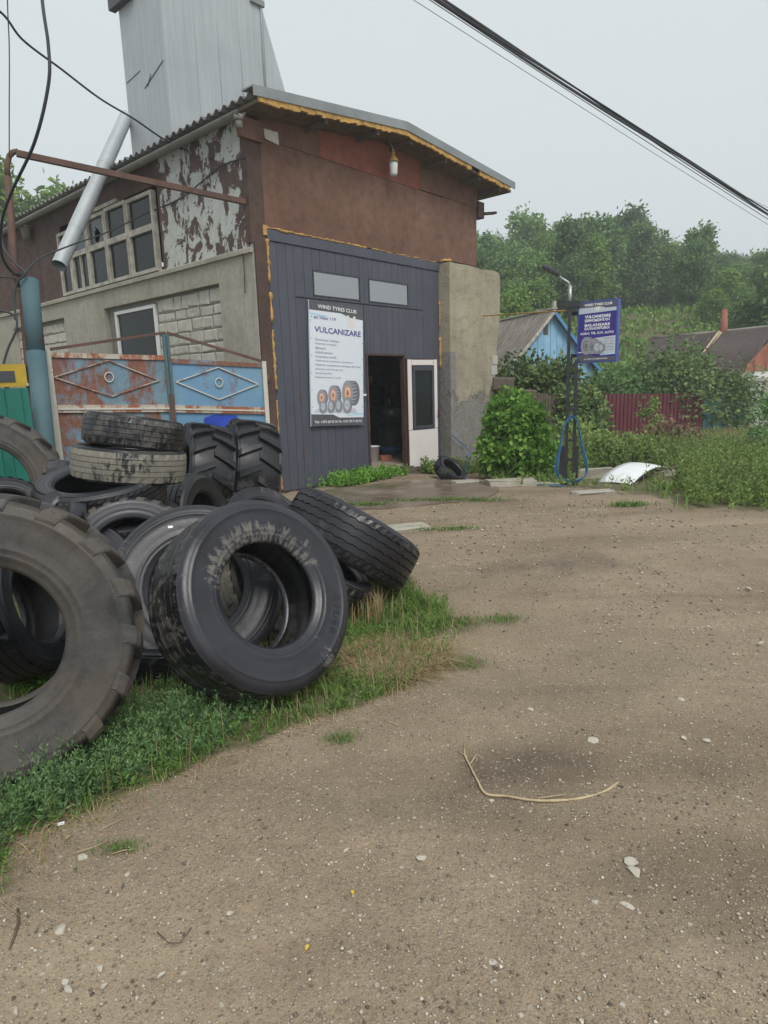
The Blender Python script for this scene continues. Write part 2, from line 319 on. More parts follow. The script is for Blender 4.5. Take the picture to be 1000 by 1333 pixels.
def paint_rust(name, p1, p2, r, thr, sc=2.2):
    t = NT(name); n1 = t.noise(sc, 9, 0.7, t.sc((1, 1, 0.55)), 0.3); n2 = t.noise(20, 5)
    mk = t.ramp(n1, [(thr, 0.0), (thr+0.07, 1.0)]); pc = t.ramp(t.noise(1.2, 5), [(0.3, p1), (0.7, p2)]); rc = t.ramp(n2, [(0.3, tuple(k*0.7 for k in r)), (0.7, tuple(k*1.3 for k in r))])
    sp = t.ramp(t.noise(55, 3, 0.5), [(0.62, 0.0), (0.68, 0.7)])
    return t.set(t.mix(sp, t.mix(mk, pc, rc), tuple(k*0.8 for k in r)), 0.7, t.bump(t.math('ADD', mk, n2), 0.3, 0.005), 0, 0.35)
M['blue_post'] = paint_rust('blue_painted_post', (0.058, 0.115, 0.135), (0.090, 0.160, 0.182), (0.13, 0.085, 0.06), 0.56, 3)
M['blue_gate'] = paint_rust('flaking_blue_gate', (0.12, 0.225, 0.30), (0.19, 0.285, 0.345), (0.20, 0.090, 0.062), 0.455, 1.9)
M['blue_gate2'] = paint_rust('blue_gate_paint', (0.12, 0.26, 0.42), (0.185, 0.32, 0.43), (0.19, 0.11, 0.08), 0.545, 1.9)
M['white_post'] = paint_rust('flaking_white_post', (0.50, 0.48, 0.42), (0.62, 0.60, 0.54), (0.18, 0.085, 0.055), 0.58, 4)
M['orange_rail'] = paint_rust('flaking_rail', (0.50, 0.45, 0.38), (0.42, 0.36, 0.30), (0.30, 0.11, 0.06), 0.47, 4)
M['spray_blue'] = plain('sprayed_blue', (0.02, 0.06, 0.42), 0.5, 0, 0.25, 3.0)
M['green_sheet'] = plain('green_sheet', (0.015, 0.15, 0.115), 0.45, 0, 0.15, 2.0)
M['maroon'] = plain('maroon_sheet', (0.125, 0.028, 0.038), 0.5, 0, 0.2, 2.0)
M['teal_wood'] = plain('teal_pickets', (0.06, 0.17, 0.16), 0.75, 0, 0.3, 4.0)
M['yellow'] = plain('yellow_box_paint', (0.42, 0.29, 0.025), 0.5, 0, 0.25, 3.0)
M['house_blue'] = plain('pale_blue_boards', (0.26, 0.47, 0.66), 0.7, 0, 0.2, 1.5)
M['house_bluedk'] = plain('blue_bargeboard', (0.08, 0.25, 0.48), 0.7, 0, 0.2, 1.5)
M['old_roof'] = plain('old_grey_roof', (0.20, 0.18, 0.155), 0.9, 0, 0.4, 1.5, 0.5, 10)
M['brown_roof'] = plain('dark_brown_roof', (0.085, 0.066, 0.060), 0.85, 0, 0.3, 0.8, 0.4, 12)
M['brick'] = plain('red_boards', (0.32, 0.12, 0.08), 0.8, 0, 0.25, 3.0)
M['white'] = plain('white_enamel', (0.78, 0.79, 0.80), 0.35, 0, 0.05, 2.0)
M['plaster'] = plain('house_plaster', (0.42, 0.40, 0.36), 0.85, 0, 0.15, 1.0)
M['bark'] = plain('bark', (0.10, 0.085, 0.068), 0.9, 0, 0.4, 3.0, 0.8, 14)
M['wood'] = plain('grey_old_wood', (0.12, 0.095, 0.075), 0.85, 0, 0.35, 4.0, 0.5, 30)
M['twig'] = plain('dry_twig', (0.46, 0.36, 0.22), 0.8, 0, 0.3, 12.0)
M['twig_dk'] = plain('dark_twig', (0.13, 0.085, 0.06), 0.85, 0, 0.3, 12.0)
def leafmat(name, cols, trans=0.25, scale=0.8, rough=0.55):
    t = NT(name); g = t.n('ShaderNodeNewGeometry'); ri = g.outputs['Random Per Island']; n1 = t.noise(scale, 3, 0.5)
    f = t.math('ADD', t.math('MULTIPLY', ri, 0.55), t.math('MULTIPLY', n1, 0.55))
    col = t.ramp(f, [(0.15, cols[0]), (0.5, cols[1]), (0.88, cols[2])]); hs = t.n('ShaderNodeHueSaturation')
    hs.inputs['Saturation'].default_value = 1.0; t.l(col, hs.inputs['Color']); t.l(t.math('ADD', t.math('MULTIPLY', t.rand, 0.5), 0.75), hs.inputs['Value'])
    col = hs.outputs[0]; t.set(col, rough, None, 0, 0.3); tr = t.n('ShaderNodeBsdfTranslucent'); t.l(col, tr.inputs[0]); mxs = t.n('ShaderNodeMixShader'); mxs.inputs[0].default_value = trans
    t.l(t.b.outputs[0], mxs.inputs[1]); t.l(tr.outputs[0], mxs.inputs[2]); t.l(mxs.outputs[0], t.out.inputs[0]); return t.m
M['leaf_dk'] = leafmat('dark_leaves', [(0.064, 0.131, 0.043), (0.118, 0.220, 0.071), (0.204, 0.317, 0.109)])
M['leaf_md'] = leafmat('mid_leaves', [(0.082, 0.163, 0.045), (0.140, 0.257, 0.068), (0.233, 0.353, 0.100)])
M['leaf_lt'] = leafmat('light_leaves', [(0.095, 0.179, 0.038), (0.162, 0.280, 0.057), (0.251, 0.373, 0.083)])
M['leaf_vine'] = leafmat('vine_leaves', [(0.080, 0.184, 0.035), (0.160, 0.342, 0.058), (0.300, 0.515, 0.089)], 0.3, 2.0)
M['leaf_shrub'] = leafmat('shrub_leaves', [(0.057, 0.105, 0.035), (0.105, 0.169, 0.056), (0.202, 0.262, 0.085)], 0.2, 1.2)
M['grass'] = leafmat('grass_blades', [(0.078, 0.157, 0.035), (0.129, 0.244, 0.050), (0.223, 0.331, 0.077)], 0.25, 3.0)
M['weed'] = leafmat('bluish_weed', [(0.087, 0.163, 0.074), (0.142, 0.259, 0.100), (0.229, 0.354, 0.138)], 0.2, 4.0)
M['weed_field'] = leafmat('field_weed', [(0.108, 0.171, 0.049), (0.189, 0.283, 0.075), (0.321, 0.389, 0.124)], 0.25, 0.8)
M['straw'] = leafmat('dry_straw', [(0.24, 0.17, 0.085), (0.36, 0.27, 0.14), (0.50, 0.40, 0.23)], 0.15, 6.0)
M['drybrown'] = leafmat('dry_brown_stalks', [(0.09, 0.055, 0.038), (0.15, 0.09, 0.06), (0.24, 0.155, 0.10)], 0.1, 3.0)
M['yleaf'] = plain('yellow_leaf', (0.62, 0.47, 0.07), 0.6, 0, 0.2, 10.0)
t = NT('gravel_stone'); g = t.n('ShaderNodeNewGeometry')
M['gravel'] = t.set(t.ramp(g.outputs['Random Per Island'], [(0.0, (0.10, 0.080, 0.062)), (0.3, (0.24, 0.195, 0.15)), (0.65, (0.38, 0.325, 0.255)), (0.9, (0.52, 0.46, 0.375)), (1.0, (0.66, 0.60, 0.51))]), 0.9, t.bump(t.noise(60, 3), 0.3, 0.004), 0, 0.25)
M['pebble'] = plain('pale_pebble', (0.48, 0.44, 0.37), 0.9, 0, 0.3, 12.0, 0.4, 60)
M['pebble_dk'] = plain('dark_pebble', (0.12, 0.10, 0.085), 0.9, 0, 0.25, 12.0, 0.4, 60)
# ---------------------------------------------------------------- ground
rng = np.random.default_rng(7); random.seed(7)
def poly_g(pts): return [tuple(gnd(*p)[:2]) for p in pts]
def inside(poly, x, y):
    c = False; n = len(poly); j = n-1
    for i in range(n):
        xi, yi = poly[i]; xj, yj = poly[j]
        if (yi > y) != (yj > y) and x < (xj-xi)*(y-yi)/(yj-yi)+xi: c = not c
        j = i
    return c
def inside_np(poly, X, Y):
    c = np.zeros(X.shape, bool); n = len(poly); j = n-1
    for i in range(n):
        xi, yi = poly[i]; xj, yj = poly[j]
        k = ((yi > Y) != (yj > Y)) & (X < (xj-xi)*(Y-yi)/((yj-yi) if yj != yi else 1e-9)+xi); c ^= k; j = i
    return c
GRASS = poly_g([(-260,1330),(-60,1190),(0,1140),(40,1105),(75,1066),(140,1046),(235,1008),(330,972),(400,938),(480,915),(540,888),(585,850),(596,815),(565,790),(528,766),(455,700),(405,655),(350,645),(-500,640),(-900,900)])
YARD = poly_g([(745,632),(800,640),(850,648),(890,664),(940,660),(1000,664),(1250,680),(1300,545),(1000,530),(640,535),(628,590),(640,625),(690,628)])
PATCH = [(p[0], p[1], a, b) for (px, py, a, b) in [(585,652,0.75,0.09),(478,660,0.3,0.08),(597,690,0.22,0.07),(658,808,0.15,0.075),(598,812,0.15,0.12),(604,864,0.14,0.085),(444,961,0.08,0.06),(545,690,0.2,0.05),(820,658,0.25,0.1),(160,1106,0.08,0.03)] for p in [gnd(px, py)]]
DAMP = [(p[0], p[1], a, b, w) for (px, py, a, b, w) in [(720,735,0.9,0.35,1.0),(690,1000,0.28,0.16,1.0),(560,1050,0.5,0.12,0.6),(700,905,0.5,0.2,0.6),(950,1170,0.35,0.2,0.6),(470,1240,0.25,0.1,0.5),(850,860,0.8,0.25,0.35),(620,745,0.5,0.2,0.5),(950,1000,0.3,0.1,0.5)] for p in [gnd(px, py)]]
ys = [-4.0]
while ys[-1] < 210: ys.append(ys[-1]+max(0.045, 0.022*max(0.0, ys[-1]))*(1.0 if ys[-1] > 0.6 else 5))
xs = [0.0]; 
while xs[-1] < 170: xs.append(xs[-1]+max(0.05, 0.028*xs[-1]))
xs = np.array([-q for q in xs[:0:-1]]+xs); ys = np.array(ys)
X, Y = np.meshgrid(xs, ys)
Z = np.vectorize(hgt)(X, Y)
def vnoise(X, Y, s, seed):
    r = np.random.default_rng(seed); T = r.uniform(-1, 1, (64, 64)); a = X*s+1000; b = Y*s+1000; i = np.floor(a).astype(int); j = np.floor(b).astype(int); u = a-i; v = b-j
    u = u*u*(3-2*u); v = v*v*(3-2*v); g = lambda p, q: T[p % 64, q % 64]
    return (g(i,j)*(1-u)+g(i+1,j)*u)*(1-v)+(g(i,j+1)*(1-u)+g(i+1,j+1)*u)*v
near = np.clip((14-Y)/6, 0, 1)*np.clip((12-np.abs(X))/5, 0, 1)
relief = 0.018*vnoise(X, Y, 1.3, 1)+0.010*vnoise(X, Y, 3.7, 2)+0.004*vnoise(X, Y, 11, 3)
u_ = (X-O[0])*FV[0]+(Y-O[1])*FV[1]; v_ = (X-O[0])*SV[0]+(Y-O[1])*SV[1]
Zg = Z + relief*near*np.clip((-v_-0.5)/1.0, 0, 1)
inb = (u_ > -0.2) & (v_ > 0.05) & (u_ < 5.6) & (v_ < 10.9)
Zg = np.where(inb, Zg-0.4, Zg)
nv = 0.16*vnoise(X, Y, 2.2, 5)+0.12*vnoise(X, Y, 6, 6)
veg = np.maximum(inside_np(GRASS, X+nv, Y+nv).astype(float), inside_np(YARD, X+nv, Y+nv*1.5).astype(float))
for (cx, cy, a, b) in PATCH: veg = np.maximum(veg, np.clip(1.6-1.2*np.sqrt(((X-cx)/a)**2+((Y-cy)/b)**2)+nv*3, 0, 1))
veg = np.maximum(veg, np.clip((Y-13.5)/3, 0, 1)*np.clip((X-0.5)/1.0, 0, 1)); veg = np.maximum(veg, np.clip((Y-24)/4, 0, 1)); veg = np.maximum(veg, np.clip((-X-5.5), 0, 1))
damp = np.zeros_like(X)
for (cx, cy, a, b, w) in DAMP: damp = np.maximum(damp, w*np.clip(1.3-np.sqrt(((X-cx)/a)**2+((Y-cy)/b)**2)+nv*3.0, 0, 1))
ny, nx = X.shape
idx = np.arange(ny*nx).reshape(ny, nx)
Q = np.stack([idx[:-1,:-1], idx[:-1,1:], idx[1:,1:], idx[1:,:-1]], -1).reshape(-1,4)
gm = npmesh('ground', np.stack([X,Y,Zg], -1).reshape(-1,3), Q)
gm.polygons.foreach_set('use_smooth', np.ones(len(Q), bool))
for nm, arr in (('veg', veg), ('damp', damp)):
    at_ = gm.attributes.new(nm, 'FLOAT', 'POINT'); at_.data.foreach_set('value', arr.ravel().astype(np.float32))
t = NT('dirt_yard', False)
def attr(nm):
    a = t.n('ShaderNodeAttribute'); a.attribute_name = nm; return a.outputs['Fac']
n1 = t.noise(0.75, 8, 0.62); n2 = t.noise(9, 8, 0.7); n3 = t.noise(70, 5, 0.65); n5 = t.noise(2.6, 6, 0.6)
col = t.ramp(n1, [(0.30, (0.232, 0.184, 0.138)), (0.52, (0.312, 0.252, 0.193)), (0.72, (0.385, 0.320, 0.252))])
col = t.mix(t.ramp(n5, [(0.42, 0.0), (0.7, 0.5)]), col, (0.19, 0.148, 0.110))
col = t.mix(t.ramp(n2, [(0.30, 0.45), (0.55, 0.0)]), col, (0.165, 0.13, 0.098)); col = t.mix(t.ramp(n2, [(0.58, 0.0), (0.80, 0.4)]), col, (0.39, 0.335, 0.27))
col = t.mix(t.ramp(t.noise(0.33, 4, 0.5), [(0.40, 0.0), (0.62, 0.6)]), col, (0.265, 0.222, 0.165))
col = t.mix(t.ramp(n3, [(0.30, 0.6), (0.5, 0.0)]), col, (0.10, 0.083, 0.066)); n6 = t.noise(190, 4, 0.7)
col = t.mix(t.ramp(n6, [(0.36, 0.55), (0.50, 0.0)]), col, (0.135, 0.110, 0.084)); col = t.mix(t.ramp(n6, [(0.55, 0.0), (0.68, 0.7)]), col, (0.46, 0.395, 0.315))
mpt = t.n('ShaderNodeMapping'); mpt.inputs['Rotation'].default_value = (0, 0, 0.55); mpt.inputs['Scale'].default_value = (0.28, 1.5, 1.0); t.l(t.co, mpt.inputs['Vector'])
trk = t.ramp(t.noise(1.0, 4, 0.55, mpt.outputs[0], 0.5), [(0.50, 0.0), (0.66, 0.55)]); col = t.mix(trk, col, (0.15, 0.115, 0.083))
trk2 = t.ramp(t.noise(0.8, 5, 0.6, mpt.outputs[0], 0.3), [(0.30, 0.5), (0.44, 0.0)]); col = t.mix(trk2, col, (0.42, 0.355, 0.275))
col = t.mix(1.0, col, (1.06, 1.0, 0.905), 'MULTIPLY')
dm = t.math('MULTIPLY', attr('damp'), t.ramp(t.noise(5, 6), [(0.3, 0.4), (0.6, 1.0)])); col = t.mix(t.math('MULTIPLY', dm, 0.72), col, (0.095, 0.074, 0.055))
vm = attr('veg'); vcol = t.ramp(t.noise(7, 6), [(0.3, (0.12, 0.095, 0.062)), (0.55, (0.14, 0.125, 0.070)), (0.8, (0.10, 0.12, 0.045))]); col = t.mix(vm, col, vcol)
def speck(scale, lo, hi, dens):
    d = t.voro(scale); c = t.voro(scale, None, 'F1', 'Color'); cx = t.n('ShaderNodeSeparateColor'); t.l(c, cx.inputs[0])
    return t.math('MULTIPLY', t.ramp(d, [(lo, 1.0), (hi, 0.0)]), t.math('GREATER_THAN', cx.outputs[0], dens)), cx.outputs[1]
h = t.math('ADD', t.math('MULTIPLY', n3, 0.35), t.math('MULTIPLY', n2, 0.8))
nov = t.math('SUBTRACT', 1.0, vm)
for sc_, lo, hi, de, st in ((38, 0.22, 0.34, 0.72, 0.7), (95, 0.25, 0.42, 0.45, 0.75)):
    f, rr = speck(sc_, lo, hi, de); f = t.math('MULTIPLY', f, nov)
    col = t.mix(t.math('MULTIPLY', f, st), col, t.ramp(rr, [(0.0, (0.16, 0.128, 0.10)), (0.5, (0.30, 0.25, 0.20)), (0.85, (0.42, 0.37, 0.30)), (1.0, (0.60, 0.55, 0.47))])); h = t.math('ADD', h, t.math('MULTIPLY', f, 0.22))
M['dirt'] = t.set(col, t.math('SUBTRACT', 0.92, t.math('MULTIPLY', dm, 0.25)), t.bump(t.math('ADD', h, t.math('MULTIPLY', t.noise(26, 6, 0.7), 0.6)), 0.75, 0.016), 0, 0.25)
struct(obj('ground', gm, M['dirt']))
def ghn(x, y): 
    w = max(0, min(1, (14-y)/6))*max(0, min(1, (12-abs(x))/5)); return hgt(x, y)+w*0.0
# wet concrete apron before the door
t = NT('wet_concrete', False); n1 = t.noise(1.6, 7, 0.6); n2 = t.noise(18, 6)
col = t.ramp(n1, [(0.35, (0.14, 0.105, 0.080)), (0.6, (0.20, 0.155, 0.120)), (0.75, (0.26, 0.21, 0.17))])
M['apron'] = t.set(col, t.ramp(n1, [(0.4, 0.22), (0.65, 0.6)]), t.bump(n2, 0.12, 0.006), 0, 0.5)
def sheet(name, pts, mat, z, th=0.05):
    b = MB(); P = [gndh(*p) for p in pts]; n = len(P)
    b.add([(p[0], p[1], hgt(p[0], p[1])+z) for p in P]+[(p[0], p[1], hgt(p[0], p[1])+z-th) for p in P], [list(range(n)), list(range(2*n-1, n-1, -1))]+[[i, n+i, n+(i+1) % n, (i+1) % n] for i in range(n)])
    return b.build(name, mat)
struct(sheet('concrete_apron', [(405,656),(440,664),(500,664),(545,659),(600,655),(636,648),(650,640),(645,630),(610,626),(560,626),(500,630),(440,637),(400,643)], M['apron'], 0.022, 0.06))
# ---------------------------------------------------------------- workshop building (local frame: x along the front, y into the building)
BR = thing('workshop_building', 'brick and rusty sheet metal tyre workshop with grey plank gate and open door', 'building', O, YAW)
def part(name, mat, b, parent=BR): return b.build(name, mat, parent)
LEN = 11.0; EX = -0.25
# side wall, concrete frame with stone infill
b = MB()
for (v0, v1, z0, z1) in [(0.0,0.9,-0.3,3.28),(4.81,6.66,-0.3,3.28),(9.6,LEN,-0.3,3.28),(0.0,LEN,3.28,3.66)]: b.box(EX, 0.0, v0, v1, z0, z1)
cw = part('side_wall', M['concrete'], b)
b = MB(); b.add([(EX-0.05,0,3.66),(EX-0.05,LEN,3.66),(EX+0.06,LEN,3.72),(EX+0.06,0,3.72),(EX-0.05,0,3.60),(EX-0.05,LEN,3.60),(EX+0.06,LEN,3.60),(EX+0.06,0,3.60)], [(0,1,2,3)[::-1],(0,4,5,1),(0,3,7,4),(1,5,6,2),(4,7,6,5)]); part('ledge', M['concrete'], b, cw)
b = MB()
for (v0, v1, z0, z1) in [(0.902,2.99,-0.3,3.278),(2.99,4.53,-0.3,1.95),(4.53,4.808,-0.3,3.278),(2.99,4.53,3.2,3.278),(6.662,9.598,-0.3,3.278)]: b.box(-0.15, -0.01, v0, v1, z0, z1)
part('infill_wall', M['mortar'], b)
rs = random.Random(3)
def stones(v0, v1, z0, z1, parent):
    z = z0; k = 0
    while z < z1-0.06:
        hh = min(rs.uniform(0.15, 0.27), z1-z); v = v0-(0.0 if k % 2 else 0.0)
        while v < v1-0.05:
            w = min(rs.uniform(0.20, 0.48), v1-v)
            if v1-(v+w) < 0.12: w = v1-v
            g = 0.007; a = -0.15-rs.uniform(0.006, 0.026); bb = MB(); j = lambda: rs.uniform(-0.020, 0.020)
            y0, y1, q0, q1 = v+g, v+w-g, z+g, z+hh-g; c = 0.022
            bb.add([(-0.145,y0,q0),(-0.145,y1,q0),(-0.145,y1,q1),(-0.145,y0,q1)]+[(a+j()*0.3,y0+c+j(),q0+c+j()),(a+j()*0.3,y1-c+j(),q0+c+j()),(a+j()*0.3,y1-c+j(),q1-c+j()),(a+j()*0.3,y0+c+j(),q1-c+j())],
                   [(4,7,6,5),(0,4,5,1),(1,5,6,2),(2,6,7,3),(3,7,4,0)])
            bb.build('stone', M['stone'], parent); v += w
        z += hh; k += 1
sw = [o for o in BR.children if o.name.startswith('infill_wall')][0]
stones(0.92, 2.97, 1.45, 3.27, sw); stones(6.68, 9.58, 1.75, 3.27, sw)
# lower window in the infill
lw = part('window', M['white_frame'], MB().box(-0.19,-0.12,4.45,4.52,1.96,3.19).box(-0.19,-0.12,3.06,4.45,3.13,3.19).box(-0.19,-0.12,3.0,3.06,1.96,3.19).box(-0.19,-0.12,3.06,4.45,1.96,2.02))
part('pane', M['glass'], MB().box(-0.15,-0.145,3.06,4.45,2.02,3.13), lw)
# upper side sheets
for i, (v0, v1, mm) in enumerate([(0.0,0.93,'peel'),(0.935,1.72,'peel'),(1.725,2.42,'peel'),(6.42,7.6,'rust_dark'),(7.605,8.9,'rust_dark'),(8.905,LEN,'rust_dark')]):
    part('side_sheet', M[mm], MB().box(EX+0.01+0.004*(i % 2), EX+0.05, v0, v1, 3.66, 5.42))
part('side_sheet', M['rust_dark'], MB().box(EX+0.012, EX+0.05, 2.425, 6.415, 5.06, 5.42))
part('side_sheet', M['rust_dark'], MB().box(EX+0.016, EX+0.05, 2.425, 2.50, 3.66, 5.06))
# window bank: five bays, each its own frame and panes
vb = [side(px, py, EX)[0] for px, py in ((203,300),(169,315),(141,326),(117,336),(95,346),(80,352))]
zt = [5.0, 5.02, 5.0, 4.93, 4.93]
def wbox(v0, v1, z0, z1, x0=EX-0.03, x1=EX+0.06): return MB().box(x0, x1, v0, v1, z0, z1)
for k in range(5):
    a, c = vb[k]+0.01, vb[k+1]-0.01; w = 0.06; top = zt[k]; tr = 4.42
    wi = wbox(a, a+w, 3.70, top); wi.box(EX-0.03, EX+0.06, c-w, c, 3.70, top); wi.box(EX-0.03, EX+0.06, a+w, c-w, top-w, top); wi.box(EX-0.03, EX+0.06, a+w, c-w, 3.70, 3.70+w); wi.box(EX-0.04, EX+0.06, a+w, c-w, tr-0.05, tr+0.05)
    if k == 3: wi.box(EX-0.02, EX+0.05, (a+c)/2-0.02, (a+c)/2+0.02, 3.76, tr-0.05)
    wo_ = part('window', M['old_frame'], wi)
    mt = M['glass_dusty'] if k in (2, 3) else M['glass']
    part('pane', M['glass'], MB().box(EX+0.02, EX+0.024, a+w, c-w, 3.76, tr-0.05), wo_)
    if k == 2:      # broken pane with a jagged hole
        A = [(a+w, tr+0.05), (c-w, tr+0.05), (c-w, top-w), (a+w, top-w)]; cy, cz = (a+c)/2+0.02, (tr+top)/2-0.06; n = 20
        V = []; 
        for j in range(n):
            th = 2*math.pi*j/n; dy, dz = math.cos(th), math.sin(th); s = min(((c-w if dy > 0 else a+w)-cy)/dy if abs(dy) > 1e-6 else 9, ((top-w if dz > 0 else tr+0.05)-cz)/dz if abs(dz) > 1e-6 else 9)
            V.append((EX+0.02, cy+dy*s, cz+dz*s)); r_ = rs.uniform(0.08, 0.19); V.append((EX+0.02, cy+dy*r_, cz+dz*r_))
        V += [(x_+0.004, y_, z_) for x_, y_, z_ in V]; m2 = 2*n
        F_ = [[2*j, 2*j+1, (2*j+3) % m2, (2*j+2) % m2] for j in range(n)]+[[m2+2*j, m2+(2*j+2) % m2, m2+(2*j+3) % m2, m2+2*j+1] for j in range(n)]
        part('pane', M['glass_dusty'], MB().add(V, F_), wo_)
    else: part('pane', mt, MB().box(EX+0.02, EX+0.024, a+w, c-w, tr+0.05, top-w), wo_)
part('window_lintel', M['old_frame'], MB().box(EX-0.05, EX+0.05, vb[2]-0.6, vb[2]+0.5, 5.03, 5.09))
# corner post, inner walls, floor
part('corner_post', M['rust_dark'], MB().box(EX-0.03, -0.015, -0.03, 0.10, 3.73, 5.40).box(EX+0.02, -0.015, -0.035, 0.0, -0.2, 3.73))
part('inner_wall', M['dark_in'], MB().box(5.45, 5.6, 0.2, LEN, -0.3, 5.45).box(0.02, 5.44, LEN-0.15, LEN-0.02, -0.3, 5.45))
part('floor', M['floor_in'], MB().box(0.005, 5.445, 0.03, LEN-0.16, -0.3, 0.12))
# front sheets above the gate
def roofz(u): return 5.40+(u+0.45)*(0.355/3.16) if u < 2.71 else 5.755-(u-2.71)*(0.26/3.49)
def front(u0, u1, z0, z1, mm, y0=-0.012, top=False, slope=0.0):
    if top:
        P = [(u0, z0), (u1, z0+slope)]
        if u0 < 2.71 < u1: P += [(u1, roofz(u1)+0.03), (2.71, roofz(2.71)+0.03), (u0, roofz(u0)+0.03)]
        else: P += [(u1, roofz(u1)+0.03), (u0, roofz(u0)+0.03)]
    else: P = [(u0, z0), (u1, z0), (u1, z1), (u0, z1)]
    return part('front_sheet', M[mm], MB().prism(P, y0, 0.03))
front(-0.01, 4.42, 3.985, 5.185, 'rust'); front(4.425, 5.60, 4.05, 5.20, 'rust', -0.008)
front(-0.01, 1.18, 5.19, 0, 'rust', -0.02, True); front(1.185, 3.72, 5.19, 0, 'rust_red', -0.016, True); front(3.725, 5.60, 5.20, 0, 'rust', -0.02, True)
part('peeled_patch', M['white_post'], MB().prism([(0.08,5.20),(0.34,5.17),(0.33,5.34),(0.07,5.33)], -0.027, -0.021))
part('eave_bracket', M['rust_dark'], MB().box(5.605,5.83,-0.05,0.12,5.02,5.33).bar((5.83,-0.02,5.12),(6.25,-0.05,5.20),0.10,0.05))
part('eave_end_plate', M['rust'], MB().box(-0.42,-0.015,-0.10,-0.03,5.10,5.37))
# roof
rb = MB().prism([(-0.42,5.40),(2.71,5.755),(6.15,5.50),(6.15,5.545),(2.71,5.80),(-0.42,5.445)], -0.50, LEN)
roof = part('roof', M['soffit'], rb)
nW, sp = 6, 0.19
def rsheet(ua, za, ub, zb):
    V = []; cols = nW*8+1
    for lay in (0, 1):
        for (uu, zz) in ((ua, za), (ub, zb)):
            for j in range(cols): V.append((uu, j*sp/8, zz+0.030*math.cos(2*math.pi*j/8)+0.012*lay))
    F_ = []; q = lambda l, r_, j: (l*2+r_)*cols+j
    for j in range(cols-1):
        F_ += [[q(1,0,j),q(1,1,j),q(1,1,j+1),q(1,0,j+1)], [q(0,0,j),q(0,0,j+1),q(0,1,j+1),q(0,1,j)], [q(0,0,j),q(1,0,j),q(1,0,j+1),q(0,0,j+1)], [q(0,1,j),q(0,1,j+1),q(1,1,j+1),q(1,1,j)]]
    return MB().add(V, F_, True).mesh('roof_sheet')
mL = rsheet(-0.50, 5.485, 2.75, 5.855); mR = rsheet(2.67, 5.85, 6.22, 5.60); mL.materials.append(M['roof_sheet']); mR.materials.append(M['roof_sheet'])
for i in range(10):
    for me in (mL, mR):
        o = obj('roof_sheet', me, None, roof, (0, -0.46+i*nW*sp, 0.006*(i % 2))); o.rotation_euler = (0, rs.uniform(-0.0015, 0.0015), 0)
fl = [(-0.50,5.455),(2.71,5.82),(6.22,5.565),(6.22,5.695),(2.71,5.955),(-0.50,5.585)]
part('flashing', M['flash'], MB().prism(fl, -0.56, -0.545).prism([(p[0], p[1]) for p in [(-0.50,5.570),(2.71,5.940),(6.22,5.680),(6.22,5.700),(2.71,5.960),(-0.50,5.590)]], -0.546, -0.30), roof)
b = MB(); us = np.linspace(-0.40, 6.1, 90)
for i in range(89):
    if 4.62 < us[i] < 4.9 or i == 88:
        if b.v: part('fascia', M['foam'], b, roof)
        b = MB(); continue
    zz = lambda u: roofz(u)+0.055; hh = 0.065*(0.7+0.5*rs.random())
    b.prism([(us[i], zz(us[i])-hh), (us[i+1], zz(us[i+1])-hh), (us[i+1], zz(us[i+1])+0.02), (us[i], zz(us[i])+0.02)], -0.535-0.012*rs.random(), -0.501)
for uu in (0.9, 2.05, 2.9, 3.9, 5.0, 5.75): part('rafter', M['wood'], MB().box(uu-0.035, uu+0.035, -0.48, 0.0, roofz(uu)-0.075, roofz(uu)-0.002), roof)
# gutter
prof = [(math.cos(a_)*0.075, math.sin(a_)*0.075) for a_ in np.linspace(math.pi, 2*math.pi, 9)]
V = []; 
for yy in (-0.30, LEN):
    for (dx, dz) in prof: V.append((-0.53+dx, yy, 5.33+dz))
    for (dx, dz) in prof[::-1]: V.append((-0.53+dx*0.92, yy, 5.33+dz*0.92))
n = 18; F_ = [[i, (i+1) % n, n+(i+1) % n, n+i] for i in range(n)]
F_ += [[i, i+1, n-2-i, n-1-i] for i in range(8)]
gut = part('gutter', M['pvc'], MB().add(V, F_, True), roof)
part('gutter_outlet', M['pvc'], MB().tube([(-0.53,-0.24,5.27),(-0.53,-0.24,5.12)], 0.05, 12).tube([(-0.53,-0.24,5.29),(-0.53,-0.24,5.22)], 0.065, 12), roof)
# garage gate: planks round the openings
GG = part('garage_gate', M['dark_in'], MB().box(0.02,2.08,0.012,0.04,0.05,3.07).box(3.12,4.24,0.012,0.04,0.05,3.07).box(0.02,4.24,0.012,0.04,3.48,3.95).box(0.02,0.9,0.012,0.04,3.07,3.48).box(3.3,4.24,0.012,0.04,3.07,3.48).box(1.98,2.22,0.012,0.04,3.07,3.48).box(2.08,3.12,0.012,0.04,2.19,3.07))
openings = [(0.90,1.99,3.08,3.47),(2.21,3.30,3.08,3.47),(2.085,3.12,-1,2.19)]
ub = sorted(set([round(0.012+i*0.1765, 4) for i in range(25)]+[0.51,3.73,2.085,3.12,0.90,1.99,2.21,3.30]))
ub2 = [ub[0]]
for q in ub[1:]:
    if q-ub2[-1] > 0.035: ub2.append(q)
    elif q in (0.51,3.73,2.085,3.12,0.90,1.99,2.21,3.30): ub2[-1] = q
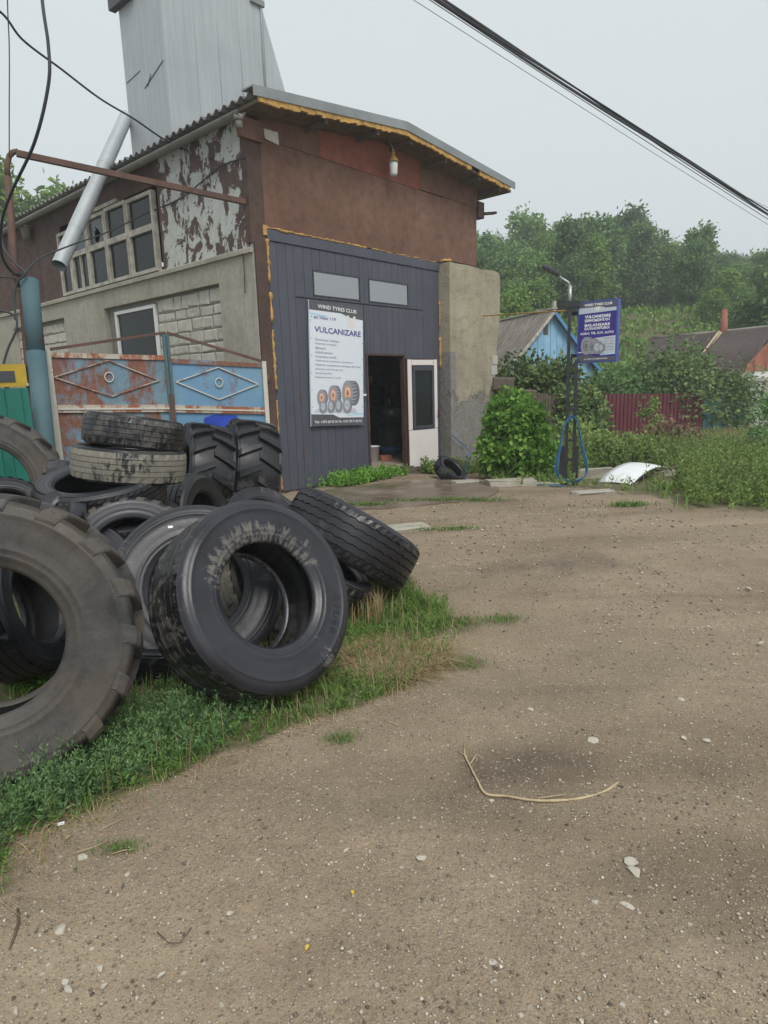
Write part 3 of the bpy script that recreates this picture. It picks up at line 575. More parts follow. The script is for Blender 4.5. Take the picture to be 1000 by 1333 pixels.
for i in range(len(ub2)-1):
    a, c = ub2[i], ub2[i+1]; mid = (a+c)/2; cuts = [0.0, 3.80]
    if 0.51 < mid < 3.73: cuts += [3.02, 3.035]
    for (o0, o1, z0, z1) in openings:
        if o0 < mid < o1: cuts += [max(z0, 0.0), z1]
    cuts = sorted(set(cuts))
    for z0, z1 in zip(cuts[:-1], cuts[1:]):
        zm = (z0+z1)/2
        if z1-z0 < 0.03 or any(o0 < mid < o1 and p0 < zm < p1 for (o0, o1, p0, p1) in openings): continue
        part('plank', M['gate_grey'], MB().plank(a+0.0025, c-0.0025, -0.014+rs.uniform(-0.0015,0.0015), 0.0115, max(z0, -0.02+rs.uniform(0,0.02)), z1, 0.007), GG)
part('top_trim', M['gate_grey'], MB().box(0.0,4.25,-0.034,0.0,3.803,3.96), GG)
part('mid_strip', M['gate_grey'], MB().box(2.055,2.083,-0.026,-0.0145,0.0,3.02), GG)
part('hinge', M['rust_bar'], MB().box(0.50,0.52,-0.026,-0.0145,1.4,1.55), GG); part('hinge', M['rust_bar'], MB().box(0.50,0.52,-0.026,-0.0145,0.5,0.65), GG); part('hinge', M['rust_bar'], MB().box(3.72,3.74,-0.026,-0.0145,2.75,2.88), GG)
for (o0, o1, z0, z1) in openings[:2]:
    w_ = part('upper_window', M['dark_frame'], MB().box(o0,o1,-0.022,0.03,z0,z0+0.018).box(o0,o1,-0.022,0.03,z1-0.018,z1).box(o0,o0+0.018,-0.022,0.03,z0+0.018,z1-0.018).box(o1-0.018,o1,-0.022,0.03,z0+0.018,z1-0.018))
    part('pane', M['glass_mirror'], MB().box(o0+0.018,o1-0.018,-0.008,-0.004,z0+0.018,z1-0.018), w_)
def foam(path, r0, dens=26):
    P = []; R_ = []
    for (A, Bq) in zip(path[:-1], path[1:]):
        A = np.array(A); Bq = np.array(Bq); k = max(2, int(np.linalg.norm(Bq-A)*dens))
        for j in range(k): P.append(A+(Bq-A)*j/k+np.array([rs.uniform(-.008,.008), 0, rs.uniform(-.01,.01)])); R_.append(r0*rs.uniform(0.35, 1.25))
    part('foam_seal', M['foam'], MB().tube(P, R_, 6))
foam([(-0.0,-0.03,0.05),(-0.0,-0.03,1.5)], 0.017); foam([(0.0,-0.03,1.62),(0.0,-0.03,2.55)], 0.026); foam([(0.0,-0.035,2.62),(0.0,-0.035,3.1)], 0.03); foam([(0.0,-0.035,3.2),(0.0,-0.035,3.85)], 0.032)
foam([(0.0,-0.035,3.97),(2.2,-0.03,3.975)], 0.02); foam([(2.3,-0.03,3.97),(4.2,-0.03,3.97)], 0.01); foam([(4.245,-0.03,1.95),(4.245,-0.03,2.6)], 0.03, 16); foam([(4.245,-0.03,2.75),(4.245,-0.03,3.3)], 0.02, 16); foam([(4.22,-0.1,3.99),(4.5,-0.2,4.01)], 0.025)
part('corner_foam_block', M['foam'], MB().box(-0.07,0.0,-0.05,-0.036,3.86,4.0))
# door frame, threshold, leaf
part('door_frame', M['brown_frame'], MB().box(2.062,2.10,-0.04,0.06,0.12,2.20).box(2.10,3.12,-0.03,0.06,2.165,2.20).box(3.10,3.14,-0.03,0.06,0.05,2.20))
for k in range(3): part('threshold_board', M['wood'], MB().box(2.12+0.03*k,3.6-0.12*k,-0.10-0.11*k,-0.0-0.11*k,-0.05-0.05*k,0.085-0.055*k))
DL = bpy.data.objects.new('door_leaf', None)
# leaf mesh in its own hinge frame: x along the leaf, outer white face towards -y
lb = MB().box(0,0.80,0,0.045,0,2.09)
DLo = obj('door_leaf', lb.mesh('door_leaf'), M['brown_frame'], BR, (3.135,-0.07,0.03), (0,0,math.radians(-9)))
bpy.data.objects.remove(DL)
for nm, mt, bx_ in [('lower_panel','door_panel',(0.02,0.785,-0.012,0.0,0.02,0.735)),('stile','door_panel',(0.015,0.115,-0.012,0.0,0.745,2.07)),('stile','door_panel',(0.695,0.785,-0.012,0.0,0.745,2.07)),('top_rail','door_panel',(0.125,0.685,-0.011,0.0,1.965,2.065))]:
    part(nm, M[mt], MB().plank(*bx_, 0.004), DLo)
fr = (0.125,0.685,0.755,1.955); b = MB()
for (x0,x1,z0,z1) in [(fr[0],fr[0]+0.06,fr[2],fr[3]),(fr[1]-0.06,fr[1],fr[2],fr[3]),(fr[0]+0.06,fr[1]-0.06,fr[2],fr[2]+0.06),(fr[0]+0.06,fr[1]-0.06,fr[3]-0.09,fr[3])]: b.box(x0,x1,-0.03,0.0,z0,z1)
part('window_frame', M['dark_frame'], b, DLo); part('pane', M['glass'], MB().box(fr[0]+0.06,fr[1]-0.06,-0.010,-0.006,fr[2]+0.06,fr[3]-0.09), DLo)
part('handle', M['brown_frame'], MB().box(0.79,0.81,-0.05,0.0,0.95,1.1).box(0.74,0.80,-0.06,-0.05,1.0,1.02), DLo)
# pier at the right of the gate
rag = [(4.262,-0.6),(5.80,-0.6),(5.83,0.2),(5.80,0.45),(5.86,0.7),(5.84,1.0),(5.90,1.25),(5.93,1.5),(5.92,1.85),(5.99,2.05),(5.97,2.35),(6.03,2.62),(6.08,2.8),(6.10,3.2),(6.11,3.6),(6.10,3.84),(6.05,3.92),(5.9,3.955),(5.4,3.93),(4.9,3.955),(4.45,3.945),(4.30,3.95),(4.262,3.93)]
pr = part('wall_pier', M['pier'], MB().prism(rag, -0.27, 0.20))
for (zz, w_, hh) in [(2.02,0.2,0.19),(1.80,0.24,0.2),(1.56,0.19,0.2),(1.34,0.17,0.19)]:
    b = MB(); j = lambda: rs.uniform(-0.014,0.014); x1 = 5.985 if zz > 1.7 else 5.965
    b.box(x1-w_, x1+j(), -0.285+j()*0.4, 0.1, zz, zz+hh); b.v = [(p[0]+j()*0.7,p[1],p[2]+j()*0.7) for p in b.v]; b.build('stone', M['whitestone'], pr)
# ---- inside the workshop
def lth(name, label, cat, mat, prof, loc, extra=None):
    o = MB().lathe(prof, 20).build(name, mat); o.location = [float(c) for c in loc]; return tag(o, label, cat)
bk = thing('bucket', 'small white plastic bucket just inside the open door', 'bucket', uvz(3.16,0.9,0.12)); MB().lathe([(0.0,0.0),(0.11,0.0),(0.14,0.30),(0.148,0.30),(0.148,0.315),(0.13,0.315),(0.105,0.02),(0.0,0.02)], 20).build('bucket_body', M['white'], bk)
MB().tube([(0.14*math.cos(a_),-0.06+0.14*0.2*math.sin(a_),0.29-0.14*math.sin(a_)) for a_ in np.linspace(0, math.pi, 12)], 0.004, 6).build('handle', M['black'], bk)
sh = thing('shelf_rack', 'dark shelf rack with cans at the back of the workshop', 'shelf', uvz(5.35,2.0,0.12), YAW+math.pi/2)
for sx in (0.0, 1.75): 
    for sy in (0.0, 0.4): MB().box(sx,sx+0.05,sy,sy+0.05,0,2.3).build('post', M['wood'], sh)
for k, zz in enumerate((0.45, 1.0, 1.55, 2.0)): MB().box(-0.02,1.83,-0.02,0.47,zz,zz+0.03).build('shelf_board', M['wood'], sh)
cans = [('steel',0.06,0.2),('dark_frame',0.08,0.24),('rust_bar',0.07,0.2),('white',0.05,0.18),('hose',0.07,0.16)]
for k in range(9):
    mt, r_, h_ = cans[k % 5]; zz = (1.03, 1.58)[k % 2]
    q = uvz(5.35,2.0,0)+SV*(0.15+0.19*k)-FV*0.2; o = MB().lathe([(0,0),(r_,0),(r_,h_*0.85),(r_*0.6,h_),(0,h_)], 14).build('can', M[mt]); o.location = (q[0], q[1], 0.12+zz); tag(o, 'small can standing on the dark shelf rack inside the workshop', 'can', 'cans on the workshop shelf')
dr = thing('oil_drum', 'dark grey oil drum standing on the workshop floor behind the door', 'drum', uvz(4.35,1.45,0.12)); MB().lathe([(0,0),(0.24,0),(0.25,0.02),(0.24,0.04),(0.24,0.26),(0.25,0.28),(0.24,0.30),(0.24,0.60),(0.25,0.62),(0.22,0.61),(0,0.60)], 24).build('drum_body', M['dark_frame'], dr); MB().lathe([(0.245,0.08),(0.247,0.08),(0.247,0.2),(0.245,0.2)], 24).build('band', M['hose'], dr)
cmp_ = thing('compressor', 'dark machine with a round steel lid inside the workshop', 'machine', uvz(4.75,1.75,0.12), YAW); MB().box(-0.28,0.28,-0.2,0.2,0,0.8).build('cabinet', M['dark_frame'], cmp_); MB().lathe([(0,0.8),(0.2,0.8),(0.2,0.98),(0.16,1.02),(0,1.02)], 20).build('lid', M['steel'], cmp_)
bx = MB().plank(-0.12,0.12,-0.1,0.1,0,0.11).build('wood_offcut', M['brick']); q = uvz(3.35,0.75,0.12); bx.location = (q[0],q[1],q[2]); bx.rotation_euler = (0,0,0.5); tag(bx, 'reddish offcut lying on the floor inside the doorway', 'offcut')
# ---------------------------------------------------------------- metal tower on the roof
TU = 0.15; TV = side(222,170,TU)[0]; TB = side(163,100,TU)[0]; TR = fac(342,60,TV)[0]; ZT = 10.6
tw = thing('metal_tower', 'tall galvanised sheet metal tower rising behind the workshop roof', 'tower', uvz(TU,TV,5.3), YAW)
cbw = TR-TU; cbd = TB-TV; zt_ = ZT-5.3
nA = 2
for i in range(nA):
    y0, y1 = cbd*i/nA, cbd*(i+1)/nA
    MB().box(-0.004*(i % 2), 0.02, y0+0.001, y1-0.001, 0, zt_).build('metal_panel', M['galv'], tw)
cuts = [0.02, 0.50, 0.70, 0.90, 1.0]; cuts = [0.0, 0.30, 0.52, 0.75, 0.90, 1.0]
for i in range(5):
    x0, x1 = cbw*cuts[i], cbw*cuts[i+1]
    MB().box(max(x0, 0.021)+0.001, x1-0.001, -0.002-0.003*(i % 2), 0.02, 0, zt_).build('metal_panel', M['galv'], tw)
    if i in (2, 3): MB().tube([(x0, -0.006, 0), (x0, -0.006, zt_)], 0.009, 6).build('seam', M['galv'], tw)
MB().box(0.02, cbw, cbd-0.02, cbd, 0, zt_).box(cbw-0.02, cbw, 0.02, cbd-0.02, 0, zt_).build('back_panel', M['galv'], tw)
MB().tube([(cbw,-0.01,0),(cbw,-0.01,zt_)], 0.025, 8).build('edge_strip', M['flash'], tw)
fz = fac(341,8,TV)[1]-5.3; fx = fac(372,125,TV)[0]-TU; fzb = fac(372,125,TV)[1]-5.3; ex = cbw+(fx-cbw)*(fz)/(fz-fzb)
MB().prism([(cbw+0.005,-0.6),(cbw+0.02+(fx-cbw)*(fz+0.6)/(fz-fzb),-0.6),(cbw+0.02,fz),(cbw+0.005,fz)], 0.0, 0.03).build('side_fin', M['galv'], tw)
MB().box(-0.10, cbw+0.06, -0.06, cbd+0.12, fz+0.02, fz+0.17).build('collar', M['dark_frame'], tw) if False else None
zc = side(155,14,TU)[1]-5.3
MB().box(-0.13, 0.0-0.006, cbd-0.55, cbd+0.12, zc, zc+0.6).build('collar', M['dark_frame'], tw)
MB().bar((cbw-0.25,-0.03,fz+0.02),(cbw+0.06,-0.03,fz+0.02),0.05,0.10).build('bracket', M['flash'], tw)
for (xa, za, xb, zb) in [(188,115,212,78),(192,112,196,96),(165,108,182,92)]:
    A = side(xa,za,TU-0.01); B_ = side(xb,zb,TU-0.01)
    MB().tube([(-0.008, A[0]-TV, A[1]-5.3), (-0.008, B_[0]-TV, B_[1]-5.3)], 0.006, 5).build('scratch_ridge', M['dark_frame'], tw)
# slanting duct from the tower over the eave
A = uvz(TU-0.02, *side(166,152,TU)); B_ = uvz(-1.9, *side(77,346,-1.9)); d = B_-A
dt = thing('metal_duct', 'slanting round galvanised duct coming off the metal tower over the eave', 'duct', A)
k = [0.0, 0.18, 0.36, 0.56, 0.78, 1.0]
for i in range(5):
    r_ = 0.115; P0, P1 = d*k[i], d*(k[i+1]+(0.012 if i < 4 else 0)); b = MB().tube([P0, P0+(P1-P0)*0.97, P1], [r_+0.004*(i % 2)]*3, 18, False); b.tube([P0, P1], r_-0.008, 18, False); b.build('duct_section', M['galv'], dt)
# ---------------------------------------------------------------- yard gate
GL = np.array(at(62,457,8.2)); GRt = np.array(at(345,472,9.5)); gd = GRt-GL; GYAW = math.atan2(gd[1], gd[0]); GW = math.hypot(gd[0], gd[1])
g0 = np.array([GL[0], GL[1], 0.0])
yg = thing('yard_gate', 'blue double yard gate with rusty flaking paint and diamond bars', 'gate', g0, GYAW)
def gz(px, py):      # point on the gate plane, local x and z
    nrm = np.array([-math.sin(GYAW), math.cos(GYAW), 0]); r = ray(px, py); P = CAMP+r*(((g0-CAMP)@nrm)/(r@nrm)); return (P-g0)@np.array([math.cos(GYAW), math.sin(GYAW), 0]), P[2]
L0, zTL = gz(66,460); L1, zTM = gz(214,464); R0, zTM2 = gz(222,468); R1, zTR = gz(340,474); zml = gz(67,533)[1]; zmr = gz(344,535)[1]; zm1 = gz(217,532)[1]
def lerp(a, b_, f): return a+(b_-a)*f
for nm, x0, x1, za, zb, ma, mb, mt in [('left',L0,L1,zTL,zTM,zml,zm1,'blue_gate'),('right',R0,R1,zTM2,zTR,zm1-0.01,zmr,'blue_gate2')]:
    lf = MB().prism([(x0,0.12),(x1,0.12),(x1,zb),(x0,za)], 0.0, 0.012).build('gate_leaf', M[mt], yg)
    MB().prism([(x0,za-0.05),(x1,zb-0.05),(x1,zb+0.012),(x0,za+0.012)], -0.022, -0.001).build('rail', M['orange_rail'] if nm == 'left' else M['blue_gate'], lf)
    MB().prism([(x0,ma-0.045),(x1,mb-0.045),(x1,mb+0.055),(x0,ma+0.055)], -0.03, -0.001).build('rail', M['orange_rail'], lf)
    MB().prism([(x0,ma-0.008),(x1,mb-0.008),(x1,mb+0.014),(x0,ma+0.014)], -0.042, -0.0305).build('rail_strip', M['white_post'], lf)
    if nm == 'left': D4 = [gz(70,491), gz(141,469), gz(207,495), gz(145,516)]; rc_ = gz(142,491)
    else: D4 = [gz(229,497), gz(284,478), gz(336,500), gz(285,520)]; rc_ = gz(285,498)
    for i in range(4):
        a, c = D4[i], D4[(i+1) % 4]; MB().bar((a[0],-0.016,a[1]),(c[0],-0.016,c[1]),0.014,0.016,(0,1,0)).build('diamond_bar', M['white_post'] if nm == 'right' else M['orange_rail'], lf)
    R_ = 0.062; MB().tube([(rc_[0]+R_*0.85*math.cos(q),-0.02,rc_[1]+R_*math.sin(q)) for q in np.linspace(0,2*math.pi,25)], 0.008, 6, False).build('ring', M['white_post'], lf)
    # lower diamond, partly behind the tyres
    lx = [(x0+x1)/2-0.65, (x0+x1)/2, (x0+x1)/2+0.62]; lz = 0.72
    for (pa, pb) in [((lx[0],lz),(lx[1],lz+0.36)),((lx[1],lz+0.36),(lx[2],lz)),((lx[2],lz),(lx[1],lz-0.36)),((lx[1],lz-0.36),(lx[0],lz))]: MB().bar((pa[0],-0.016,pa[1]),(pb[0],-0.016,pb[1]),0.014,0.016,(0,1,0)).build('diamond_bar', M['white_post'], lf)
    if nm == 'right':
        b = MB(); rs2 = random.Random(4); c0 = gz(289,547); n = 26
        b.add([(c0[0]+0.27*math.copysign(abs(math.cos(q))**0.6, math.cos(q))*rs2.uniform(.88,1.0),-0.003,c0[1]-0.02+0.11*math.copysign(abs(math.sin(q))**0.6, math.sin(q))*rs2.uniform(.8,1)) for q in np.linspace(0,2*math.pi,n,False)], [list(range(n))]); b.build('paint_patch', M['spray_blue'], lf)
pk = gz(215,433); le = gz(64,455); re_ = gz(343,471)
MB().bar((le[0],-0.01,le[1]),(pk[0],-0.01,pk[1]),0.035,0.04,(0,1,0)).build('crest_bar', M['rust_bar'], yg); MB().bar((pk[0]+0.02,-0.01,pk[1]),(re_[0],-0.01,re_[1]),0.035,0.035,(0,1,0)).build('crest_bar', M['rust_bar'], yg)
xm = (L1+R0)/2; MB().box(L1-0.005,xm-0.004,-0.03,-0.001+0.03,0.12,pk[1]-0.01).build('meeting_stile', M['blue_post'], yg); MB().box(xm+0.004,R0+0.005,-0.028,0.03,0.12,pk[1]-0.03).build('meeting_stile', M['blue_post'], yg)
MB().box(L1+0.012,xm+0.03,-0.05,-0.031,0.12,1.6).build('overlap_strip', M['rust_bar'], yg)
MB().box(-0.045,L0-0.004,-0.04,0.04,0.0,zTL+0.06).build('gate_post', M['white_post'], yg); MB().box(R1+0.004,R1+0.065,-0.04,0.04,0.0,zTR+0.04).build('gate_post', M['white_post'], yg)
for zz in (1.75,): MB().box(-0.09,-0.046,-0.05,0.03,zz,zz+0.16).build('hinge', M['rust_bar'], yg); MB().tube([(R1+0.085,-0.02,zz-0.05),(R1+0.085,-0.02,zz+0.08)], 0.02, 8).build('hinge', M['rust_bar'], yg)
# ---------------------------------------------------------------- blue post with the portal pipe
pb_ = at(58,570,8.0); pt_ = at(38,364,8.0); pdir = (pt_-pb_)/np.linalg.norm(pt_-pb_); base = pb_-pdir*(pb_[2]/pdir[2])
gp = thing('blue_gate_post', 'thick blue pipe post with peeling paint beside the yard gate', 'post', (base[0],base[1],0))
gp0 = np.array([base[0],base[1],0.0])
MB().tube([base-gp0-np.array([0,0,0.05]), pt_-gp0-pdir*0.9], 0.112, 20).tube([pt_-gp0-pdir*0.93, pt_-gp0], 0.104, 20).build('pipe', M['blue_post'], gp)
MB().bar(base-gp0+np.array([-0.16,0.05,0]), pt_-gp0+np.array([-0.13,0.05,-0.12]), 0.07, 0.07, (1,0,0)).build('side_bar', M['rust_dark'], gp)
pp = thing('portal_pipe', 'rusty portal pipe bending over the gate to the building corner', 'pipe', (pt_[0],pt_[1],pt_[2]))
p0 = np.array(pt_); e1 = at(23,197,8.0); e2 = uvz(-0.28, 0.05, fac(322,262)[1]); bend = []
q0 = at(18,345,8.0)-p0; q1 = at(10,230,8.0)-p0; ee1 = e1-p0; ee2 = e2-p0
MB().tube([at(26,372,8.0)-p0, q0, at(14,280,8.0)-p0, q1], [0.05,0.05,0.042,0.038], 10).build('riser', M['rust_bar'], pp)
MB().tube([q1, at(9.5,215,8.0)-p0, at(12,203,8.0)-p0, at(17,198,8.0)-p0, ee1], 0.034, 10).build('elbow', M['rust_bar'], pp)
MB().bar(ee1+np.array([-0.02,0,-0.02]), ee2, 0.07, 0.07).build('crossbar', M['rust_bar'], pp)
# green sheet fence, continuing left
fe = thing('green_fence', 'green profiled sheet fence left of the blue post', 'fence', (base[0]-0.05,base[1]-0.02,0), GYAW+math.radians(8))
zf = at(45,505,7.95)[2]
for i in range(7):
    x0 = -0.02-0.28*(i+1); b = MB(); w = 0.28; y = lambda f: -0.03 if 0.15 < f < 0.6 else 0.0
    pr_ = [(0.0,0.0),(0.10,0.0),(0.13,-0.03),(0.70,-0.03),(0.73,0.0),(1.0,0.0)]; V = []
    for zz in (0.03, zf+0.01*(i % 2)):
        for f, yy in pr_: V.append((x0+w*f, yy, zz))
        for f, yy in pr_[::-1]: V.append((x0+w*f, yy+0.006, zz))
    n = 12; b.add(V, [[j, (j+1) % n, n+(j+1) % n, n+j] for j in range(n)]+[[j, j+1, 10-j, 11-j] for j in range(5)]+[[n+11-j, n+10-j, n+j+1, n+j] for j in range(5)]); b.build('fence_sheet', M['green_sheet'], fe)
MB().box(-2.0,-0.0,0.02,0.06,zf-0.35,zf-0.29).build('rail', M['rust_dark'], fe)
c_ = at(16,489,7.9); ybx = thing('meter_box', 'yellow metal box above the green fence', 'box', (c_[0],c_[1],c_[2]-0.14), GYAW); ybx.location.z = c_[2]-0.135
MB().box(-0.28,0.155,-0.06,0.1,0,0.27).build('case', M['yellow'], ybx); MB().box(-0.24,0.03,-0.072,-0.061,0.06,0.19).build('dark_panel', M['dark_frame'], ybx); MB().box(0.14,0.168,-0.08,-0.061,0.01,0.04).build('lug', M['pebble'], ybx)
MB().box(-0.1,-0.05,-0.02,0.05,-0.9,0.0).build('bracket', M['rust_dark'], ybx)
# ---------------------------------------------------------------- cables
def cable(name, label, pts, r, mat='cable', n=8, sub=12, group=None):
    P = [np.array(p) for p in pts]; out = []
    for i in range(len(P)-1):
        a = P[max(i-1,0)]; b_ = P[i]; c = P[i+1]; d_ = P[min(i+2,len(P)-1)]
        for k in range(sub):
            s = k/sub; out.append(0.5*((2*b_)+(c-a)*s+(2*a-5*b_+4*c-d_)*s*s+(3*b_-a-3*c+d_)*s**3))
    out.append(P[-1]); o = MB().tube(out, r, n).build(name, M[mat]); return tag(o, label, 'cable', group)
A3 = at(180,-258,6.4); B3 = at(1120,352,15.0)
def sag(A_, B_, k, s=0.0, off=(0,0,0)): return A_+(B_-A_)*k+np.array([0,0,-s*4*k*(1-k)])+np.array(off)
cb = thing('cable_bundle', 'thick bundle of twisted black overhead cables crossing the sky', 'cable', A3)
for i in range(6):
    a_ = i*1.05; P = []
    for k in np.linspace(0,1,60):
        w_ = 0.040; ph = a_+k*9*(1 if i % 2 else 0.6); P.append(sag(A3,B3,k,0.05)-A3+np.array([0.3*w_*math.cos(ph), w_*0.4*math.sin(ph), w_*math.sin(ph)-0.02*(i % 3)*math.sin(3*k+i)]))
    MB().tube(P, 0.0125 if i < 4 else 0.008, 6).build('strand', M['cable'], cb)
def span(name, label, a, b_, s, r): return tag(MB().tube([sag(a,b_,k,s) for k in np.linspace(0,1,40)], r, 6).build(name, M['cable']), label, 'cable')
span('overhead_wire', 'thin grey wire running below the cable bundle across the sky', at(180,-232,6.8), at(1120,366,15.5), 0.05, 0.0038)
span('overhead_wire', 'thin wire hugging the underside of the thick cable bundle', at(180,-252,6.5), at(1120,360,15.2), 0.06, 0.006)
span('overhead_wire', 'thin wire leaving the cable bundle on its upper right side', sag(A3,B3,0.655,0.05), at(1120,326,16.0), 0.03, 0.0035)
cable('drop_cable', 'thick dark cable curving down at the top left corner', [at(20,-420,6.0),at(45,-120,6.0),at(55,0,6.0),at(63,60,6.05),at(63,110,6.1),at(45,185,6.3),at(15,250,6.8),at(2,290,7.2),at(2,330,7.6),at(14,352,7.9),at(30,358,7.95)], 0.016)
cable('service_wire', 'black wire sagging from the top left corner to the wall under the eave', [at(-420,-180,5.6),at(-60,-18,6.5),at(0,15,7.0),at(30,52,7.4),at(80,90,8.0),at(130,128,8.7),at(175,155,9.2),at(215,182,9.7),at(255,200,10.2),uvz(EX-0.05,*side(275,206,EX-0.05))], 0.013)
cable('thin_wire', 'thin vertical wire at the far left edge', [at(6,-420,6.4),at(9,-40,6.6),at(12,60,6.8),at(12,140,7.0),at(12,205,7.6)], 0.006)
cable('wall_cable', 'thin cable looping from the blue post along the window bank', [at(28,362,7.9),at(50,338,8.2),at(90,320,9.0),at(140,302,10.0),uvz(EX-0.06,*side(190,278,EX-0.06)),uvz(EX-0.05,*side(235,258,EX-0.05)),uvz(EX-0.05,*side(268,232,EX-0.05)),uvz(EX-0.04,*side(290,215,EX-0.04)),uvz(EX-0.03,*side(320,205,EX-0.03))], 0.011)
cable('post_cable', 'black cable running down beside the blue post', [at(2,280,7.85),at(4,320,7.85),at(22,345,7.85),at(33,356,7.85),at(22,368,7.85),at(18,395,7.85),at(22,425,7.85),at(10,455,7.85),at(3,480,7.85)], 0.014)
cable('post_cable', 'short cable reaching the blue post from the left edge', [at(-40,355,7.8),at(0,360,7.8),at(20,362,7.85),at(24,366,7.86)], 0.010)
cable('post_cable', 'lower short cable hanging in from the left edge to the post', [at(-40,398,7.8),at(0,404,7.8),at(16,409,7.85),at(20,416,7.86)], 0.012)
cable('wall_rod', 'thin rusty rod hanging on the concrete wall beside the corner post', [uvz(EX-0.03,*side(315,320,EX-0.03)),uvz(EX-0.03,*side(318,350,EX-0.03)),uvz(EX-0.03,*side(319,381,EX-0.03))], 0.008, 'rust_dark')
# lamp under the eave
lu, lz_ = fac(512,205,-0.22); q = uvz(lu,-0.22,0); zc_ = fac(512,218,-0.22)[1]
lp = thing('eave_lamp', 'jar lamp with a yellow cap hanging under the front eave', 'lamp', (q[0],q[1],zc_))
MB().lathe([(0.0,0.26),(0.03,0.25),(0.035,0.19),(0.06,0.15),(0.095,0.10),(0.10,0.085),(0.09,0.09),(0.0,0.12)], 20).build('cap', M['foam'], lp)
MB().lathe([(0.0,-0.13),(0.05,-0.13),(0.065,-0.10),(0.072,0.0),(0.078,0.085),(0.0,0.085)], 20).build('glass_jar', M['white_frame'], lp)
MB().tube([(0,0,0.25),(0,0,0.30),(-0.03,0.02,0.38),(-0.06,0.05,roofz(lu)-zc_-0.005)], [0.018,0.012,0.008,0.008], 8).build('stem', M['steel'], lp)
vu, vz_ = side(41,305,EX); vt = thing('wall_vent', 'small grey cup-shaped lamp high on the rusty side wall', 'lamp', uvz(EX-0.10,vu,vz_), 0)
MB().lathe([(0.0,-0.12),(0.09,-0.12),(0.11,0.08),(0.15,0.12),(0.15,0.15),(0.0,0.16)], 16).build('cup', M['pvc'], vt); MB().bar((0,0,0.05),SV*0+FV*0.11+np.array([0,0,0.05]),0.03,0.03).build('arm', M['rust_dark'], vt)
# ---------------------------------------------------------------- lettering
def text_mesh(body, size, bold=0.0, spacing=1.0, align='LEFT'):
    cu = bpy.data.curves.new('txt', 'FONT'); cu.body = body; cu.size = size; cu.align_x = align; cu.offset = bold*size; cu.space_character = spacing; cu.resolution_u = 2
    ob = bpy.data.objects.new('txt', cu); COL.objects.link(ob); bpy.context.view_layer.update()
    dg = bpy.context.evaluated_depsgraph_get(); me = bpy.data.meshes.new_from_object(ob.evaluated_get(dg)); bpy.data.objects.remove(ob); bpy.data.curves.remove(cu); return me
def fit_text(body, x0, x1, zb, hgt_, mat, parent, y, bold=0.0, name='lettering'):
    me = text_mesh(body, 1.0, bold); co = np.empty(len(me.vertices)*3, np.float32); me.vertices.foreach_get('co', co); co = co.reshape(-1,3)
    mn, mxx = co.min(0), co.max(0); out = np.zeros_like(co); out[:,0] = x0+(co[:,0]-mn[0])/(mxx[0]-mn[0])*(x1-x0); out[:,2] = zb+(co[:,1]-mn[1])/(mxx[1]-mn[1])*hgt_; out[:,1] = y
    me.vertices.foreach_set('co', out.ravel()); me.update(); o_ = obj(name, me, mat, parent); o_['kind'] = 'stuff'; return o_
def emis(name, c, rough=0.55):
    return plain(name, c, rough, 0, 0.03, 2.0, 0.03)
P_ = {k: emis('print_'+k, c) for k, c in dict(white=(0.70,0.74,0.80), dark=(0.10,0.098,0.115), purple=(0.095,0.075,0.28), cyan=(0.42,0.66,0.80), grey=(0.27,0.28,0.36), lgrey=(0.42,0.42,0.46), tyre=(0.30,0.30,0.33), tyred=(0.16,0.16,0.18), orange=(0.66,0.30,0.16), indigo=(0.040,0.028,0.22), silver=(0.50,0.55,0.62), letter=(0.82,0.83,0.86), cream=(0.74,0.70,0.66)).items()}
def flat(poly, mat, parent, y, name='print'):
    return MB().add([(p[0], y, p[1]) for p in poly], [list(range(len(poly)))]).build(name, mat, parent)
def disc(cx, cz, rx, rz, mat, parent, y, n=28, name='print', tilt=0.0, r0=0.0):
    V = []; Fs = []
    for k in range(n):
        a = 2*math.pi*k/n; dx, dz = rx*math.cos(a), rz*math.sin(a); V.append((cx+dx*math.cos(tilt)-dz*math.sin(tilt), y, cz+dx*math.sin(tilt)+dz*math.cos(tilt)))
    return MB().add(V, [list(range(n))]).build(name, mat, parent)
def printed_tyre(cx, cz, r, sq, parent, y, hub, w=0.0):
    if w: 
        disc(cx+w, cz+0.01*r, r*sq, r*0.98, P_['tyred'], parent, y); flat([(cx,cz+r*0.99),(cx+w,cz+r*0.99),(cx+w,cz-r*0.97),(cx,cz-r*0.99)], P_['tyred'], parent, y-0.0003)
        for k in range(9): 
            a = -1.2+k*0.3; flat([(cx+r*sq*math.cos(a)*0.98, cz+r*math.sin(a)),(cx+w*0.55+r*sq*math.cos(a)*0.98, cz+r*math.sin(a+0.10)),(cx+w*0.55+r*sq*math.cos(a)*0.98, cz+r*math.sin(a+0.17)),(cx+r*sq*math.cos(a)*0.98, cz+r*math.sin(a+0.10))], P_['lgrey'], parent, y-0.0006)
    disc(cx, cz, r*sq, r, P_['tyre'], parent, y-0.0009); disc(cx, cz, r*sq*0.60, r*0.60, P_[hub], parent, y-0.0012); disc(cx+0.01*r, cz, r*sq*0.44, r*0.44, P_['cream'] if hub == 'orange' else P_['lgrey'], parent, y-0.0015); disc(cx, cz-0.02*r, r*sq*0.36, r*0.36, P_[hub], parent, y-0.0018); disc(cx, cz, r*sq*0.15, r*0.15, P_['tyred'], parent, y-0.0021)
